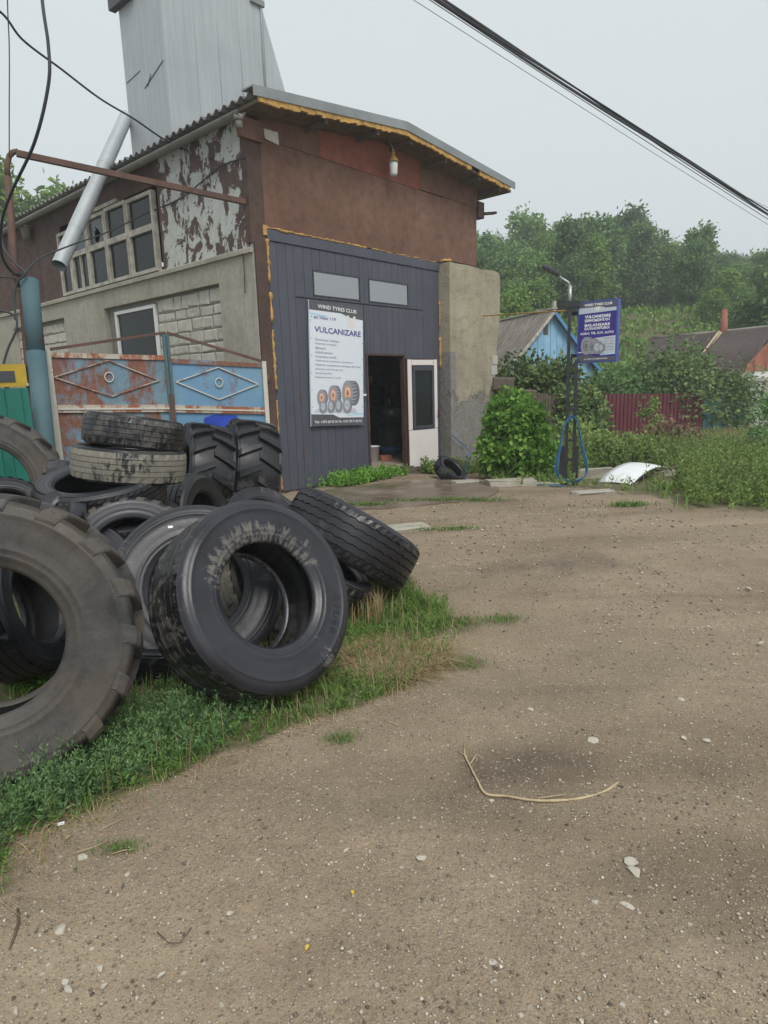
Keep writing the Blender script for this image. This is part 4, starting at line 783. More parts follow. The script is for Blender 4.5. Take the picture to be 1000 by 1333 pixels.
# banner on the gate
BW, BH = 1.24, 2.0
q = uvz(fac(397,389,-0.07)[0],-0.07,fac(397,389,-0.07)[1]-BH)
bn = thing('banner', 'white tyre service banner with a purple heading hung on the grey gate', 'banner', q, YAW); bn.rotation_euler = (0, math.radians(2.4), YAW)
MB().box(0,BW,0.0,0.025,0,BH).build('banner_sheet', P_['white'], bn)
flat([(0,BH),(BW,BH),(BW,BH*0.898),(BW*0.72,BH*0.905),(BW*0.58,BH*0.93),(0,BH*0.925)], P_['dark'], bn, -0.002)
flat([(0,BH*0.905),(BW*0.30,BH*0.895),(BW*0.34,BH*0.885),(0,BH*0.890)], P_['cyan'], bn, -0.002); flat([(BW*0.66,BH*0.095),(BW,BH*0.107),(BW,BH*0.090),(BW*0.68,BH*0.085)], P_['cyan'], bn, -0.002)
flat([(0,0),(BW,0),(BW,BH*0.068),(BW*0.52,BH*0.068),(BW*0.40,BH*0.095),(0,BH*0.098)], P_['dark'], bn, -0.002)
flat([(BW*0.68,BH*0.92),(BW*0.725,BH*0.92),(BW*0.745,BH*0.885),(BW*0.765,BH*0.905),(BW*0.79,BH*0.885),(BW*0.81,BH*0.92),(BW*0.855,BH*0.92),(BW*0.825,BH*0.835),(BW*0.79,BH*0.825),(BW*0.765,BH*0.845),(BW*0.745,BH*0.825),(BW*0.715,BH*0.835)], P_['cream'], bn, -0.003, 'emblem')
fit_text('WIND TYRES CLUB', BW*0.15, BW*0.87, BH*0.945, BH*0.030, P_['letter'], bn, -0.004, 0.012)
fit_text('\u2022 str.Viilor 119', BW*0.03, BW*0.47, BH*0.860, BH*0.026, P_['purple'], bn, -0.004, 0.008)
fit_text('VULCANIZARE', BW*0.085, BW*0.955, BH*0.755, BH*0.046, P_['purple'], bn, -0.004, 0.018)
LN = [('-Demontare / montare',0.53),('-Repara\u021bia anvelopei',0.48),('-Balansare',0.28),('-Schimb sezonier',0.41),('-Vulcanizare mobil\u0103',0.47),('-Depozitarea sezonier\u0103 a anvelopelor',0.80),('-Deservim autoturisme, microbuze, SUV, 4x4,',0.95),('camioane, tehnic\u0103 agricol\u0103,',0.60),('tehnic\u0103 special\u0103,',0.38),('Diapazonul intre 12" \u0219i 56"',0.56)]
for i, (s_, xe) in enumerate(LN): fit_text(s_, BW*0.085, BW*xe, BH*(0.690-i*0.0335), BH*0.019, P_['grey'], bn, -0.004, 0.004)
fit_text('Tel.: +373 68 76 76 76, +373 78 71 83 93', BW*0.06, BW*0.955, BH*0.022, BH*0.024, P_['letter'], bn, -0.004, 0.014)
flat([(BW*0.05,BH*0.115),(BW*0.12,BH*0.145),(BW*0.82,BH*0.145),(BW*0.88,BH*0.105)], P_['silver'], bn, -0.0022)
printed_tyre(BW*0.68,BH*0.275,0.215,0.62,bn,-0.003,'orange',0.17); printed_tyre(BW*0.40,BH*0.255,0.165,0.66,bn,-0.0055,'orange',0.085); printed_tyre(BW*0.185,BH*0.235,0.13,0.72,bn,-0.008,'orange',0.05)
printed_tyre(BW*0.66,BH*0.175,0.135,0.70,bn,-0.0105,'silver',0.03); printed_tyre(BW*0.49,BH*0.170,0.105,0.66,bn,-0.013,'silver',0.03); printed_tyre(BW*0.345,BH*0.165,0.10,0.66,bn,-0.0155,'silver',0.03); printed_tyre(BW*0.20,BH*0.160,0.095,0.75,bn,-0.018,'silver',0.02)
for fx_ in (0.02, 0.98):
    for fz_ in np.linspace(0.02, 0.98, 8): disc(BW*fx_, BH*fz_, 0.008, 0.008, P_['dark'], bn, -0.0035, 8, 'eyelet')
MB().box(BW+0.01,BW+0.075,-0.005,0.03,BH*0.255,BH*0.272).build('fixing_clip', M['white'], bn)
# ---------------------------------------------------------------- lamp pole with the blue sign
pg = gndh(738,631); PX, PY, PZ = pg; PD = (MC@(np.array(pg)-CAMP))[2]
def pl(px, py): r = ray(px, py); P = CAMP+r*((PY-CAMP[1])/r[1]); return P
lpz = thing('lamp_pole', 'black twin-tube lamp pole with grey top and street light head', 'lamp post', pg, math.radians(-15))
zz = lambda py: pl(741,py)[2]-PZ
MB().box(-0.045,0.005,-0.03,0.03,-0.1,zz(402)).build('tube', M['black'], lpz); MB().box(0.075,0.125,-0.03,0.03,-0.1,zz(468)).build('tube', M['black'], lpz)
for py in (478, 535, 575, 600): MB().box(0.005,0.075,-0.02,0.02,zz(py),zz(py)+0.045).build('spacer', M['black'], lpz)
for (x0,x1) in ((-0.12,-0.046),(0.126,0.17)): MB().box(x0,x1,-0.035,0.035,0.0,zz(580)).build('side_plate', M['black'], lpz)
MB().tube([(-0.02,0,zz(398)),(-0.02,0,zz(372))], 0.028, 14).tube([(-0.02,0,zz(373)),(-0.05,0,zz(367)),(-0.20,0.0,zz(358))], 0.016, 12).build('upper_tube', M['steel'], lpz)
b = MB(); 
for sgn in (1,): 
    V = []; 
    for k, (s, w_, h_) in enumerate([(0.0,0.05,0.03),(0.06,0.085,0.05),(0.18,0.10,0.055),(0.28,0.085,0.04),(0.33,0.04,0.02)]):
        for (a_, c_) in ((-1,-0.5),(1,-0.5),(1,0.3),(0.5,1),(-0.5,1),(-1,0.3)): V.append((-0.18-s*0.80, a_*w_, zz(357)+s*0.42+c_*h_))
    b.add(V, [[i*6+j, i*6+(j+1) % 6, (i+1)*6+(j+1) % 6, (i+1)*6+j] for i in range(4) for j in range(6)]+[[0,1,2,3,4,5],[29,28,27,26,25,24]], False)
b.build('lamp_head', M['black'], lpz); MB().box(-0.055,0.13,-0.05,0.05,zz(400),zz(392)).build('clamp', M['black'], lpz)
SW, SH = 0.61, 0.92
s0 = pl(749,473); sg = thing('pole_sign', 'blue lightbox sign for tyre fitting mounted on the black lamp pole', 'sign', (s0[0]+0.02,s0[1]+0.0,s0[2]+0.0), math.radians(-36))
MB().box(0,SW,0,0.13,0,SH).build('case', plain('blue_case', (0.055,0.085,0.36), 0.45, 0, 0.1), sg)
MB().box(-0.11,0.0,0.04,0.09,SH*0.80,SH*0.86).box(-0.11,0.0,0.04,0.09,SH*0.10,SH*0.16).build('arm', M['black'], sg)
a0, a1 = 0.02, SW-0.02
flat([(a0,0.02),(a1,0.02),(a1,SH-0.02),(a0,SH-0.02)], P_['indigo'], sg, -0.002)
flat([(a0,SH*0.90),(a1,SH*0.88),(a1,SH-0.02),(a0,SH-0.02)], P_['dark'], sg, -0.003); flat([(a0,SH*0.80),(a1,SH*0.82),(a1,SH*0.875),(SW*0.7,SH*0.875),(SW*0.62,SH*0.895),(a0,SH*0.895)], P_['silver'], sg, -0.0035)
flat([(SW*0.44,SH*0.90),(SW*0.58,SH*0.90),(SW*0.55,SH*0.84),(SW*0.47,SH*0.84)], P_['cream'], sg, -0.004, 'emblem')
fit_text('WIND TYRES CLUB', SW*0.17, SW*0.86, SH*0.918, SH*0.04, P_['letter'], sg, -0.005, 0.03)
fit_text('VULCANIZARE', SW*0.19, SW*0.83, SH*0.725, SH*0.048, P_['letter'], sg, -0.005, 0.04); fit_text('\u0428\u0418\u041d\u041e\u041c\u041e\u041d\u0422\u0410\u0416', SW*0.19, SW*0.82, SH*0.665, SH*0.048, P_['letter'], sg, -0.005, 0.04)
fit_text('BALANSARE', SW*0.19, SW*0.82, SH*0.590, SH*0.046, P_['letter'], sg, -0.005, 0.03); fit_text('\u0411\u0410\u041b\u0410\u041d\u0421\u0418\u0420\u041e\u0412\u041a\u0410', SW*0.19, SW*0.82, SH*0.535, SH*0.046, P_['letter'], sg, -0.005, 0.03)
fit_text('AGRO, TIR, SUV, AUTO', SW*0.08, SW*0.92, SH*0.455, SH*0.045, P_['letter'], sg, -0.005, 0.02)
flat([(SW*0.45,SH*0.40),(a1,SH*0.425),(a1,SH*0.14),(SW*0.30,SH*0.14)], P_['silver'], sg, -0.003); flat([(a0,SH*0.185),(SW*0.2,SH*0.185),(SW*0.2,SH*0.165),(a0,SH*0.165)], P_['silver'], sg, -0.0032)
flat([(a0,0.02),(a1,0.02),(a1,SH*0.09),(SW*0.45,SH*0.095),(SW*0.38,SH*0.125),(a0,SH*0.13)], P_['dark'], sg, -0.004); flat([(SW*0.6,SH*0.13),(a1,SH*0.15),(a1,SH*0.125),(SW*0.6,SH*0.115)], P_['cyan'], sg, -0.0042)
fit_text('str. Viilor 119 | 068 76 76 76', SW*0.2, SW*0.78, SH*0.045, SH*0.026, P_['letter'], sg, -0.005, 0.03)
for i, s_ in enumerate(('Program de lucru:','Lu - Vi','8.00 - 18.00','S\u00e2mb\u0103t\u0103','8.00 - 16.00')): fit_text(s_, SW*0.69, SW*0.92, SH*(0.375-0.045*i), SH*0.018, P_['tyred'], sg, -0.005, 0.01)
printed_tyre(SW*0.24,SH*0.28,0.135,0.62,sg,-0.006,'tyred',0.05); printed_tyre(SW*0.40,SH*0.265,0.115,0.62,sg,-0.0085,'tyred',0.04); printed_tyre(SW*0.52,SH*0.25,0.09,0.62,sg,-0.011,'silver',0.03); printed_tyre(SW*0.62,SH*0.235,0.062,0.66,sg,-0.0135,'silver',0.02)
# hose hung on the pole
hz = thing('blue_hose', 'coiled blue air hose hanging on the black lamp pole', 'hose', (PX,PY-0.07,PZ))
HW = [(0.0,0.0),(0.04,0.055),(0.10,0.10),(0.25,0.14),(0.5,0.19),(0.72,0.245),(0.85,0.25),(0.94,0.19),(0.98,0.10),(1.0,0.0)]
for k in range(4):
    rs3 = random.Random(10+k); P = []; sc_ = 1.0+0.08*rs3.uniform(-1,1); top = zz(543)+0.012*k; bot = 0.02+0.018*k; ph = rs3.uniform(0,6)
    ff = [q[0] for q in HW]; ww = [q[1] for q in HW]
    for sg_ in (1, -1):
        L_ = np.linspace(0, 1, 26) if sg_ == 1 else np.linspace(1, 0, 26)[1:]
        for f in L_: P.append((0.035+sg_*np.interp(f, ff, ww)*sc_+0.012*math.sin(4*f+ph), -0.018*k-0.02*math.sin(5*f+ph), top+(bot-top)*f))
    MB().tube(P, 0.0075, 6, False).build('hose_loop', M['hose'], hz)
cable('ground_hose', 'thin blue hose lying on the ground towards the black pole', [gndh(690,630)+np.array([0,0,0.012]),gndh(700,632)+np.array([0,0,0.012]),gndh(718,633)+np.array([0,0,0.012]),gndh(735,634)+np.array([0,0,0.014])], 0.010, 'hose')
cable('door_hose', 'blue hose drooping from the doorway behind the small tyre', [uvz(4.2,-0.32,0.62),uvz(4.35,-0.36,0.5),uvz(4.6,-0.45,0.25),gndh(606,624)+np.array([0,0,0.02]),gndh(618,630)+np.array([0,0,0.012])], 0.010, 'hose')
cable('yellow_pipe', 'thin yellow pipe running from the pier to the lamp pole', [uvz(5.45,-0.285,fac(629,411,-0.28)[1]),np.array(pl(738,404))+np.array([0,0.03,0])], 0.012, 'foam')
# ---------------------------------------------------------------- tyres (axis = local z)
def zig(x): return 4*abs(x-math.floor(x+0.5))-1
def tyre_meshes(kind, R, r, Wd, seed=0):
    rg = random.Random(seed); n = 108 if R > 0.45 else 84; h = Wd/2; out = {}
    def rev(prof_fn, k, m=None):
        b = MB(); nn = n
        for j in range(nn):
            th = 2*math.pi*j/nn; pr = prof_fn(th)
            for (a, rho) in pr: b.v.append((rho*math.cos(th), rho*math.sin(th), a))
        kk = len(prof_fn(0.0))
        for j in range(nn):
            j2 = (j+1) % nn
            for i in range(kk-1): b.f.append([j*kk+i, j2*kk+i, j2*kk+i+1, j*kk+i+1]); b.sm.append(k)
        return b
    tw_ = 0.84*h if kind != 'lug' else 0.86*h; gd = 0.013 if R > 0.45 else 0.008
    flat_ = {'truck': 0.985, 'car': 0.985, 'lug': 0.97}[kind]
    if kind == 'lug':
        def tread(th): return [(a*tw_, (R-0.042)*(1-0.03*abs(a)**2.5)) for a in np.linspace(-1, 1, 9)]
    else:
        grooves = (-0.70, -0.36, 0.0, 0.36, 0.70) if kind == 'truck' else (-0.58, -0.2, 0.2, 0.58); gw = 0.034
        nz_ = 36 if kind == 'truck' else 0
        def tread(th):
            z = zig(th/(2*math.pi)*nz_)*0.035 if nz_ else 0.0; pts = [(-1.0, 0)]
            for g in grooves:
                q = g+z; pts += [(q-gw, 0), (q-gw*0.6, -gd), (q+gw*0.6, -gd), (q+gw, 0)]
            pts.append((1.0, 0)); step = int(th/(2*math.pi)*n+0.5)
            out_ = []
            for (a, dz) in pts:
                base_ = R*(1-0.018*abs(a)**3); s = 0
                if abs(a) >= 0.99: s = -0.006*(step % 2) if kind == 'truck' else -0.010*(step % 3 == 0)
                out_.append((a*tw_, base_+dz+s))
            return out_
    out['tread'] = rev(tread, kind == 'lug').mesh('tread')
    Re = tread(0)[0][1]
    def sidep(sg):
        def f(th):
            sh_ = [(0.84 if kind != 'lug' else 0.86, Re-0.0), (0.90, Re-0.012*R/0.5), (0.955, R*0.945), (0.985, R*0.90), (0.998, lerp(r,R,0.74)), (1.012, lerp(r,R,0.725)), (1.012, lerp(r,R,0.70)), (1.0, lerp(r,R,0.69)), (1.0, lerp(r,R,0.56)), (0.985, lerp(r,R,0.40)), (0.955, lerp(r,R,0.29)), (0.965, lerp(r,R,0.275)), (0.955, lerp(r,R,0.245)), (0.91, lerp(r,R,0.20)), (0.92, lerp(r,R,0.18)), (0.915, lerp(r,R,0.15)), (0.86, lerp(r,R,0.12)), (0.84, lerp(r,R,0.06)), (0.80, r+0.006), (0.74, r), (0.68, r+0.004), (0.64, r+0.02)]
            return [(sg*a*h, q) for a, q in sh_]
        return f
    out['sidewall_a'] = rev(sidep(1), True).mesh('sidewall')
    bb = rev(sidep(-1), True); bb.f = [q[::-1] for q in bb.f]; out['sidewall_b'] = bb.mesh('sidewall')
    def liner(th): return [(-0.64*h, r+0.02), (-0.82*h, lerp(r,R,0.25)), (-0.90*h, lerp(r,R,0.5)), (-0.86*h, lerp(r,R,0.75)), (-0.72*h, R-0.055), (0.0, R-0.04-0.02*(kind == 'lug')), (0.72*h, R-0.055), (0.86*h, lerp(r,R,0.75)), (0.90*h, lerp(r,R,0.5)), (0.82*h, lerp(r,R,0.25)), (0.64*h, r+0.02)]
    bb = rev(liner, True); bb.f = [q[::-1] for q in bb.f]; out['inner_liner'] = bb.mesh('inner_liner')
    if kind == 'lug':
        for sg, nm in ((1,'lug_a'),(-1,'lug_b')):
            b = MB(); S_ = 9; w0, w1 = 0.060*R/0.6, 0.085*R/0.6; rows = []
            for i in range(S_):
                f = i/(S_-1); a = sg*h*(-0.05+1.0*min(f/0.82, 1.0)); th = 0.30*f*(Wd/0.45)**0.5*0.75; 
                dep = 0.0 if f <= 0.82 else (f-0.82)/0.18
                ro_t = R*(1-0.02*min(f/0.82,1)**2)-0.05*dep*R/0.6; ro_b = R-0.06-0.02*min(f/0.82,1)-0.075*dep*R/0.6; a_t = a+sg*0.075*dep*h; wd = lerp(w0, w1, f)/R
                a_b = a-sg*(0.0 if f <= 0.82 else 0.012)
                for (ro, aa, ww) in ((ro_b, a_b, 1.25), (ro_t-0.008, a_t, 1.02), (ro_t, a_t, 0.88)):
                    pass
                V = []
                for (ro, aa, t_) in ((ro_b,a_b,-0.62),(ro_t-0.008,a_t,-0.51),(ro_t,a_t,-0.43),(ro_t,a_t,0.43),(ro_t-0.008,a_t,0.51),(ro_b,a_b,0.62)):
                    an = th+t_*wd; V.append((ro*math.cos(an), ro*math.sin(an), aa))
                b.v += V
            for i in range(S_-1):
                for j in range(5):
                    q = [i*6+j, i*6+j+1, (i+1)*6+j+1, (i+1)*6+j]; b.f.append(q if sg < 0 else q[::-1]); b.sm.append(False)
            b.f.append(list(range(6)) if sg > 0 else list(range(5,-1,-1))); b.sm.append(False); e_ = (S_-1)*6; b.f.append([e_+j for j in range(6)][::-1] if sg > 0 else [e_+j for j in range(6)]); b.sm.append(False)
            out[nm] = b.mesh('lug')
    return out
TC = {}
def tyre(name, label, kind, px, py, D, nrm, R, r, Wd, tm='rub_tread', sm='rub_side', spin=0.0, P=None, dent=None, group=None, lugs=20):
    key = (kind, R, r, Wd, tm, sm)
    if key not in TC: TC[key] = {k: v for k, v in tyre_meshes(kind, R, r, Wd).items()}
    ms = TC[key]; c = np.array(at(px, py, D)) if P is None else np.array(P)
    nv_ = Vector(nrm).normalized(); q = nv_.to_track_quat('Z', 'Y')
    o = thing(name, label, 'tyre', c, 0, group); o.rotation_mode = 'QUATERNION'; o.rotation_quaternion = q @ Euler((0,0,spin)).to_quaternion()
    mt = {'tread': M[tm], 'sidewall_a': M[sm], 'sidewall_b': M[sm], 'inner_liner': M['rub_in'], 'lug_a': M[tm], 'lug_b': M[tm]}
    for k in ('tread', 'sidewall_a', 'sidewall_b', 'inner_liner'):
        if len(ms[k].materials) == 0: ms[k].materials.append(mt[k])
        obj(k.split('_a')[0].split('_b')[0] if k != 'inner_liner' else 'inner_liner', ms[k], None, o)
    if kind == 'lug':
        for k in ('lug_a', 'lug_b'):
            if len(ms[k].materials) == 0: ms[k].materials.append(mt[k])
            for i in range(lugs): obj('lug', ms[k], None, o, None, (0, 0, 2*math.pi*(i+(0.5 if k == 'lug_b' else 0))/lugs))
    return o
def lowest(o_n, R, Wd): 
    z = abs(Vector(o_n).normalized().z); return R*math.sqrt(1-z*z)+Wd/2*z
def on_ground(px, py, nrm, R, Wd, sink=0.02):       # centre on the pixel's ray at the height at which the tyre stands on the ground
    return gnd(px, py, lowest(nrm, R, Wd)-sink)
n1_ = (0.33,-0.92,0.20); T1 = tyre('tractor_tyre', 'big muddy tractor tyre standing at the left edge nearest the camera', 'lug', 0,0,0, n1_, 0.615,0.305,0.35,'rub_mud','rub_mud',0.1,on_ground(-13,830,n1_,0.615,0.35,0.03),lugs=17)
n2_ = (0.66,-0.62,0.42); H = on_ground(331,781,n2_,0.51,0.385,0.02)
T2 = tyre('truck_tyre', 'large black truck tyre leaning in front of the pile, inside fully visible', 'truck', 0,0,0, n2_, 0.51,0.272,0.385,'rub_tread','rub_hero',2.0,H)
n3_ = (0.50,0.28,0.80); T3 = tyre('truck_tyre', 'truck tyre tipped on its edge at the right end of the pile, ribbed tread facing', 'truck', 456,703,4.85, n3_, 0.52,0.29,0.37,'rub_wet','rub_side',0.7)
n4_ = (0.22,-0.86,0.46); T4 = tyre('truck_tyre', 'smooth truck tyre standing directly behind the front leaning tyre', 'truck', 258,768,3.98, n4_, 0.52,0.27,0.30,'rub_tread','rub_side',1.0)
T6 = tyre('car_tyre', 'black car tyre on top of the stacked pair before the blue gate', 'car', 175,563,5.0, (0.15,0.12,0.98), 0.372,0.215,0.235,'rub_tread','rub_wet',0.3)
T7 = tyre('car_tyre', 'grey dusty car tyre below the top one of the stacked pair', 'car', 169,603,5.0, (0.12,0.05,0.99), 0.42,0.23,0.25,'rub_dust','rub_wet',1.3)
T8 = tyre('truck_tyre', 'flat lying black tyre beneath the stacked pair, hole facing up', 'truck', 132,640,4.9, (0.0,-0.22,0.97), 0.47,0.30,0.26,'rub_wet','rub_side',0.4)
tyre('truck_tyre', 'black tyre lying flat under the pile, mostly hidden', 'truck', 150,690,4.95, (0.02,-0.1,0.99), 0.50,0.29,0.28,'rub_wet','rub_side',2.4)
tyre('truck_tyre', 'lowest tyre of the pile, lying on the ground in its shade', 'truck', 140,735,4.95, (0.0,0.05,1), 0.50,0.29,0.30,'rub_wet','rub_side',1.4)
n9_ = (0.28,-0.94,0.16); tyre('tractor_tyre', 'tall brown tractor tyre leaning on the green fence', 'lug', 0,0,0, n9_, 0.78,0.46,0.36,'rub_mud','rub_mud',0.25,at(-22,640,6.4),lugs=18)
n11_ = (0.88,0.40,-0.20); tyre('loader_tyre', 'loader tyre with thick lugs against the blue gate, beside the gate post', 'lug', 321,616,7.5, n11_, 0.62,0.33,0.50,'rub_wet','rub_side',0.2,lugs=15)
n10_ = (0.86,0.45,-0.22); tyre('loader_tyre', 'loader tyre with worn lugs between the stacked pair and its twin', 'lug', 262,620,7.1, n10_, 0.58,0.31,0.46,'rub_wet','rub_side',0.5,lugs=15)
tyre('truck_tyre', 'glossy black tyre standing upright below the loader tyres', 'truck', 246,678,6.0, (0.96,-0.22,0.10), 0.44,0.24,0.40,'rub_wet','rub_wet',0.5)
tyre('car_tyre', 'tyre shoulder peeking out behind the front leaning tyre', 'car', 338,692,4.7, (0.55,-0.60,0.55), 0.33,0.20,0.24,'rub_wet','rub_side',0.9)
tyre('off_road_tyre', 'off-road tyre with wavy lugs in the middle of the pile', 'lug', 172,722,4.45, (0.25,-0.66,0.70), 0.42,0.24,0.26,'rub_mud','rub_side',0.9,lugs=22)
tyre('car_tyre', 'small dark tyre behind the big tractor tyre at the left edge', 'car', 8,676,4.6, (0.55,-0.75,0.35), 0.30,0.19,0.20,'rub_wet','rub_side',1.9)
tyre('car_tyre', 'worn tyre tucked under the tipped truck tyre', 'car', 424,748,4.55, (0.62,0.0,0.78), 0.33,0.20,0.24,'rub_tread','rub_side',0.4)
tyre('car_tyre', 'tyre lying flat in the gap below the middle of the pile', 'car', 222,838,4.0, (0.08,-0.05,1), 0.40,0.23,0.22,'rub_wet','rub_wet',0.4)
tyre('car_tyre', 'grey tyre seen through the hole of the front leaning tyre', 'car', 338,770,4.35, (0.78,-0.35,0.50), 0.36,0.21,0.26,'rub_dust','rub_mud',0.1)
tyre('car_tyre', 'tyre seen through the hole of the near tractor tyre', 'car', 22,790,3.55, (0.93,0.05,0.25), 0.40,0.22,0.30,'rub_wet','rub_side',0.8)
tyre('car_tyre', 'tyre half buried behind the lower part of the pile', 'car', 100,740,4.3, (0.3,-0.5,0.8), 0.36,0.22,0.24,'rub_wet','rub_side',2.8)
n19_ = (0.55,-0.42,0.72); tyre('car_tyre', 'small tyre leaning on the pier beside the open door', 'car', 586,613,11.35, n19_, 0.30,0.185,0.20,'rub_wet','rub_side',0.2)
tyre('car_tyre', 'tyre hanging in the dark at the back of the workshop', 'car', 0,0,0, tuple(-FV*0.95-SV*0.3), 0.34,0.2,0.22,'rub_wet','rub_side',0.2,uvz(5.22,2.75,1.42))
# raised letters on the front tyre, chalk marks
def sidewall_text(root, body, rad, ang, size, z, sgn=1):
    for i, ch in enumerate(body):
        me = text_mesh(ch, size, 0.0, 1.0, 'CENTER'); a = ang-i*size*0.78/rad; co = np.empty(len(me.vertices)*3, np.float32); me.vertices.foreach_get('co', co); co = co.reshape(-1,3)
        rr = rad+co[:,1]; th = a-co[:,0]/rad; out = np.stack([rr*np.cos(th), rr*np.sin(th), np.full(len(co), z)-0.06*(rr-0.42)], 1); me.vertices.foreach_set('co', out.ravel().astype(np.float32)); me.update(); obj('raised_letter', me, M['rub_side'], root)
_q = T2.rotation_quaternion.inverted(); _v = _q @ Vector(MC[0]); _a0 = math.atan2(_v.y, _v.x)
sidewall_text(T2, 'RIDER', 0.385, _a0+0.12, 0.058, 0.1945)
_n = np.array(Vector(n4_).normalized()); _c = np.array(T4.location)+_n*0.151; _r = ray(222,686); TAGP = CAMP+_r*(((_c-CAMP)@_n)/(_r@_n)); TAGN = Vector(n4_)
# pieces of cut tyre
def scrap(name, label, px, py, D, s, rot):
    b = MB(); n = 7
    for i in range(n):
        f = i/(n-1); a = (f-0.5)*1.6; w = s*(0.5-0.35*abs(f-0.4))
        for (q, z) in ((-w, 0.0), (w, 0.03), (w, 0.045), (-w, 0.015)): b.v.append((s*math.sin(a), q, s*0.8*(math.cos(a)-0.7)+z))
    for i in range(n-1):
        for j in range(4): b.f.append([i*4+j, i*4+(j+1) % 4, (i+1)*4+(j+1) % 4, (i+1)*4+j]); b.sm.append(True)
    b.f += [[0,1,2,3],[n*4-1,n*4-2,n*4-3,n*4-4]]; b.sm += [False, False]
    o = b.build(name, M['rub_side']); o.location = [float(c) for c in at(px,py,D)]; o.rotation_euler = rot; return tag(o, label, 'rubber scrap')
scrap('rubber_scrap', 'pointed scrap of cut tyre beside the flat lying tyre', 70,662,4.5,0.15,(0.5,-0.9,0.4)); scrap('rubber_scrap', 'curled scrap of cut tyre left of the off-road tyre', 104,672,4.4,0.16,(1.0,-0.3,-0.6)); scrap('rubber_scrap', 'broad grey rubber flap at the foot of the white gate post', 82,618,5.6,0.20,(0.4,0.3,0.2))
# ---------------------------------------------------------------- vegetation builders
def crown(seed, Hc, rad, lobes, twigs, per, L, Wd, spread=0.3, flat_=1.0, droop=0.3):
    r = np.random.default_rng(seed); C = []; Rr = []
    for i in range(lobes):
        f = (i+0.5)/lobes; zz_ = Hc*(0.08+0.84*f); wr = rad*(math.sin(math.pi*min(1, 0.18+0.72*f))**0.7)
        a = i*2.4+r.uniform(0,1); k = wr*r.uniform(0.25,0.72); C.append((k*math.cos(a), k*math.sin(a), zz_)); Rr.append(rad*r.uniform(0.34,0.56)*(1.15-0.5*f))
    C = np.array(C); Rr = np.array(Rr); nt = lobes*twigs; li = np.repeat(np.arange(lobes), twigs); d = unit(r.normal(size=(nt,3))); d[:,2] = np.abs(d[:,2])*0.9-0.25+0.1*d[:,2]; d = unit(d)
    tp = C[li]+d*(Rr[li]*r.uniform(0.55,1.08,nt))[:,None]*np.array([1,1,flat_]); P = np.repeat(tp, per, 0)+r.normal(size=(nt*per,3))*spread; D_ = np.repeat(d, per, 0)*0.6+r.normal(size=(nt*per,3))*0.7; D_[:,2] -= droop
    return leaves(P, D_, L*r.uniform(0.6,1.3,len(P)), Wd*r.uniform(0.6,1.3,len(P)), r), C
def trunk(b, Hh, r0, seed, C=None, z0=0.0):
    r = random.Random(seed); P = [(0,0,-0.3)]; x = y = 0
    for i in range(1,7): x += r.uniform(-0.1,0.1)*Hh*0.06; y += r.uniform(-0.1,0.1)*Hh*0.06; P.append((x,y,Hh*i/6))
    b.tube(P, [r0*1.25]+[r0*(1-0.78*i/6) for i in range(1,7)], 8)
    if C is not None:
        for c in C[::max(1, len(C)//9)]:
            k = max(1, min(5, int((c[2]+z0)/Hh*6*0.75))); s = np.array(P[k]); e = np.array(c)+np.array([0,0,z0]); mid = (s+e)/2+np.array([0,0,0.1*Hh*0.1]); b.tube([s, mid, e], [r0*0.42, r0*0.25, r0*0.10], 6)
    return b
PROTO = []
for i, (Hc, rad, lob, tw__, per, z0, leafm) in enumerate([(7.6,2.5,16,40,13,1.2,'leaf_dk'),(8.6,2.0,17,38,13,1.6,'leaf_dk'),(6.8,2.9,16,42,13,0.9,'leaf_md'),(9.0,2.2,18,36,13,1.2,'leaf_md'),(5.6,2.6,14,44,13,0.5,'leaf_lt'),(8.4,1.9,16,38,13,1.6,'leaf_lt')]):
    V, C = crown(20+i, Hc, rad, lob, tw__, per, 0.40, 0.22, 0.34); V[:,2] += z0
    cm = npmesh('crown', V, quads_of(V)); cm.materials.append(M[leafm]); tm_ = trunk(MB(), z0+Hc*0.8, 0.17, i, C, z0).mesh('trunk'); tm_.materials.append(M['bark']); PROTO.append((cm, tm_))
def tree(name, label, k, x, y, s, group=None, rz=None, z=None, tilt=0.0):
    o = thing(name, label, 'tree', (x, y, hgt(x,y) if z is None else z), rng.uniform(0,6.28) if rz is None else rz, group); o.scale = (s, s, s*1.0)
    obj('crown', PROTO[k][0], None, o); obj('trunk', PROTO[k][1], None, o); return o
KL = ['dark', 'dark', 'mid green', 'mid green', 'light green', 'light green']
# wood on the hillside; rows by depth, given by the pixel column of the tree
ct = 0
for (y0, cols, sc_, ks) in [(78, range(600,1120,22), 1.12, (0,1,3,2,5)), (68, range(612,1130,26), 0.98, (1,0,2,3)), (58, range(622,1130,31), 0.80, (0,2,1,5,3)), (50, [632,668,705,738,770,905,938,975,1010,1050], 0.62, (0,4,2,1,5)), (43, [640,664,700,740,930,965,1000,1040], 0.45, (4,2,4,0))]:
    for i, px in enumerate(cols):
        yy = y0+rng.uniform(-3,3); D = yy*0.985; x = (px+rng.uniform(-8,8)-500)/FPX*D; k = ks[i % len(ks)]; s = sc_*rng.uniform(0.82,1.16)*(1.0 if px < 780 else max(0.62, 1.0-0.0017*(px-780)))
        tree('forest_tree', 'deciduous tree with %s leaves %s' % (KL[k], {78:'on the ridge line of the hillside wood',68:'just below the ridge line of the wood',58:'in the middle of the wooded hillside',50:'near the lower edge of the wooded hillside',43:'at the foot of the wooded hillside'}[y0]), k, x, yy, s, 'trees of the hillside wood'); ct += 1
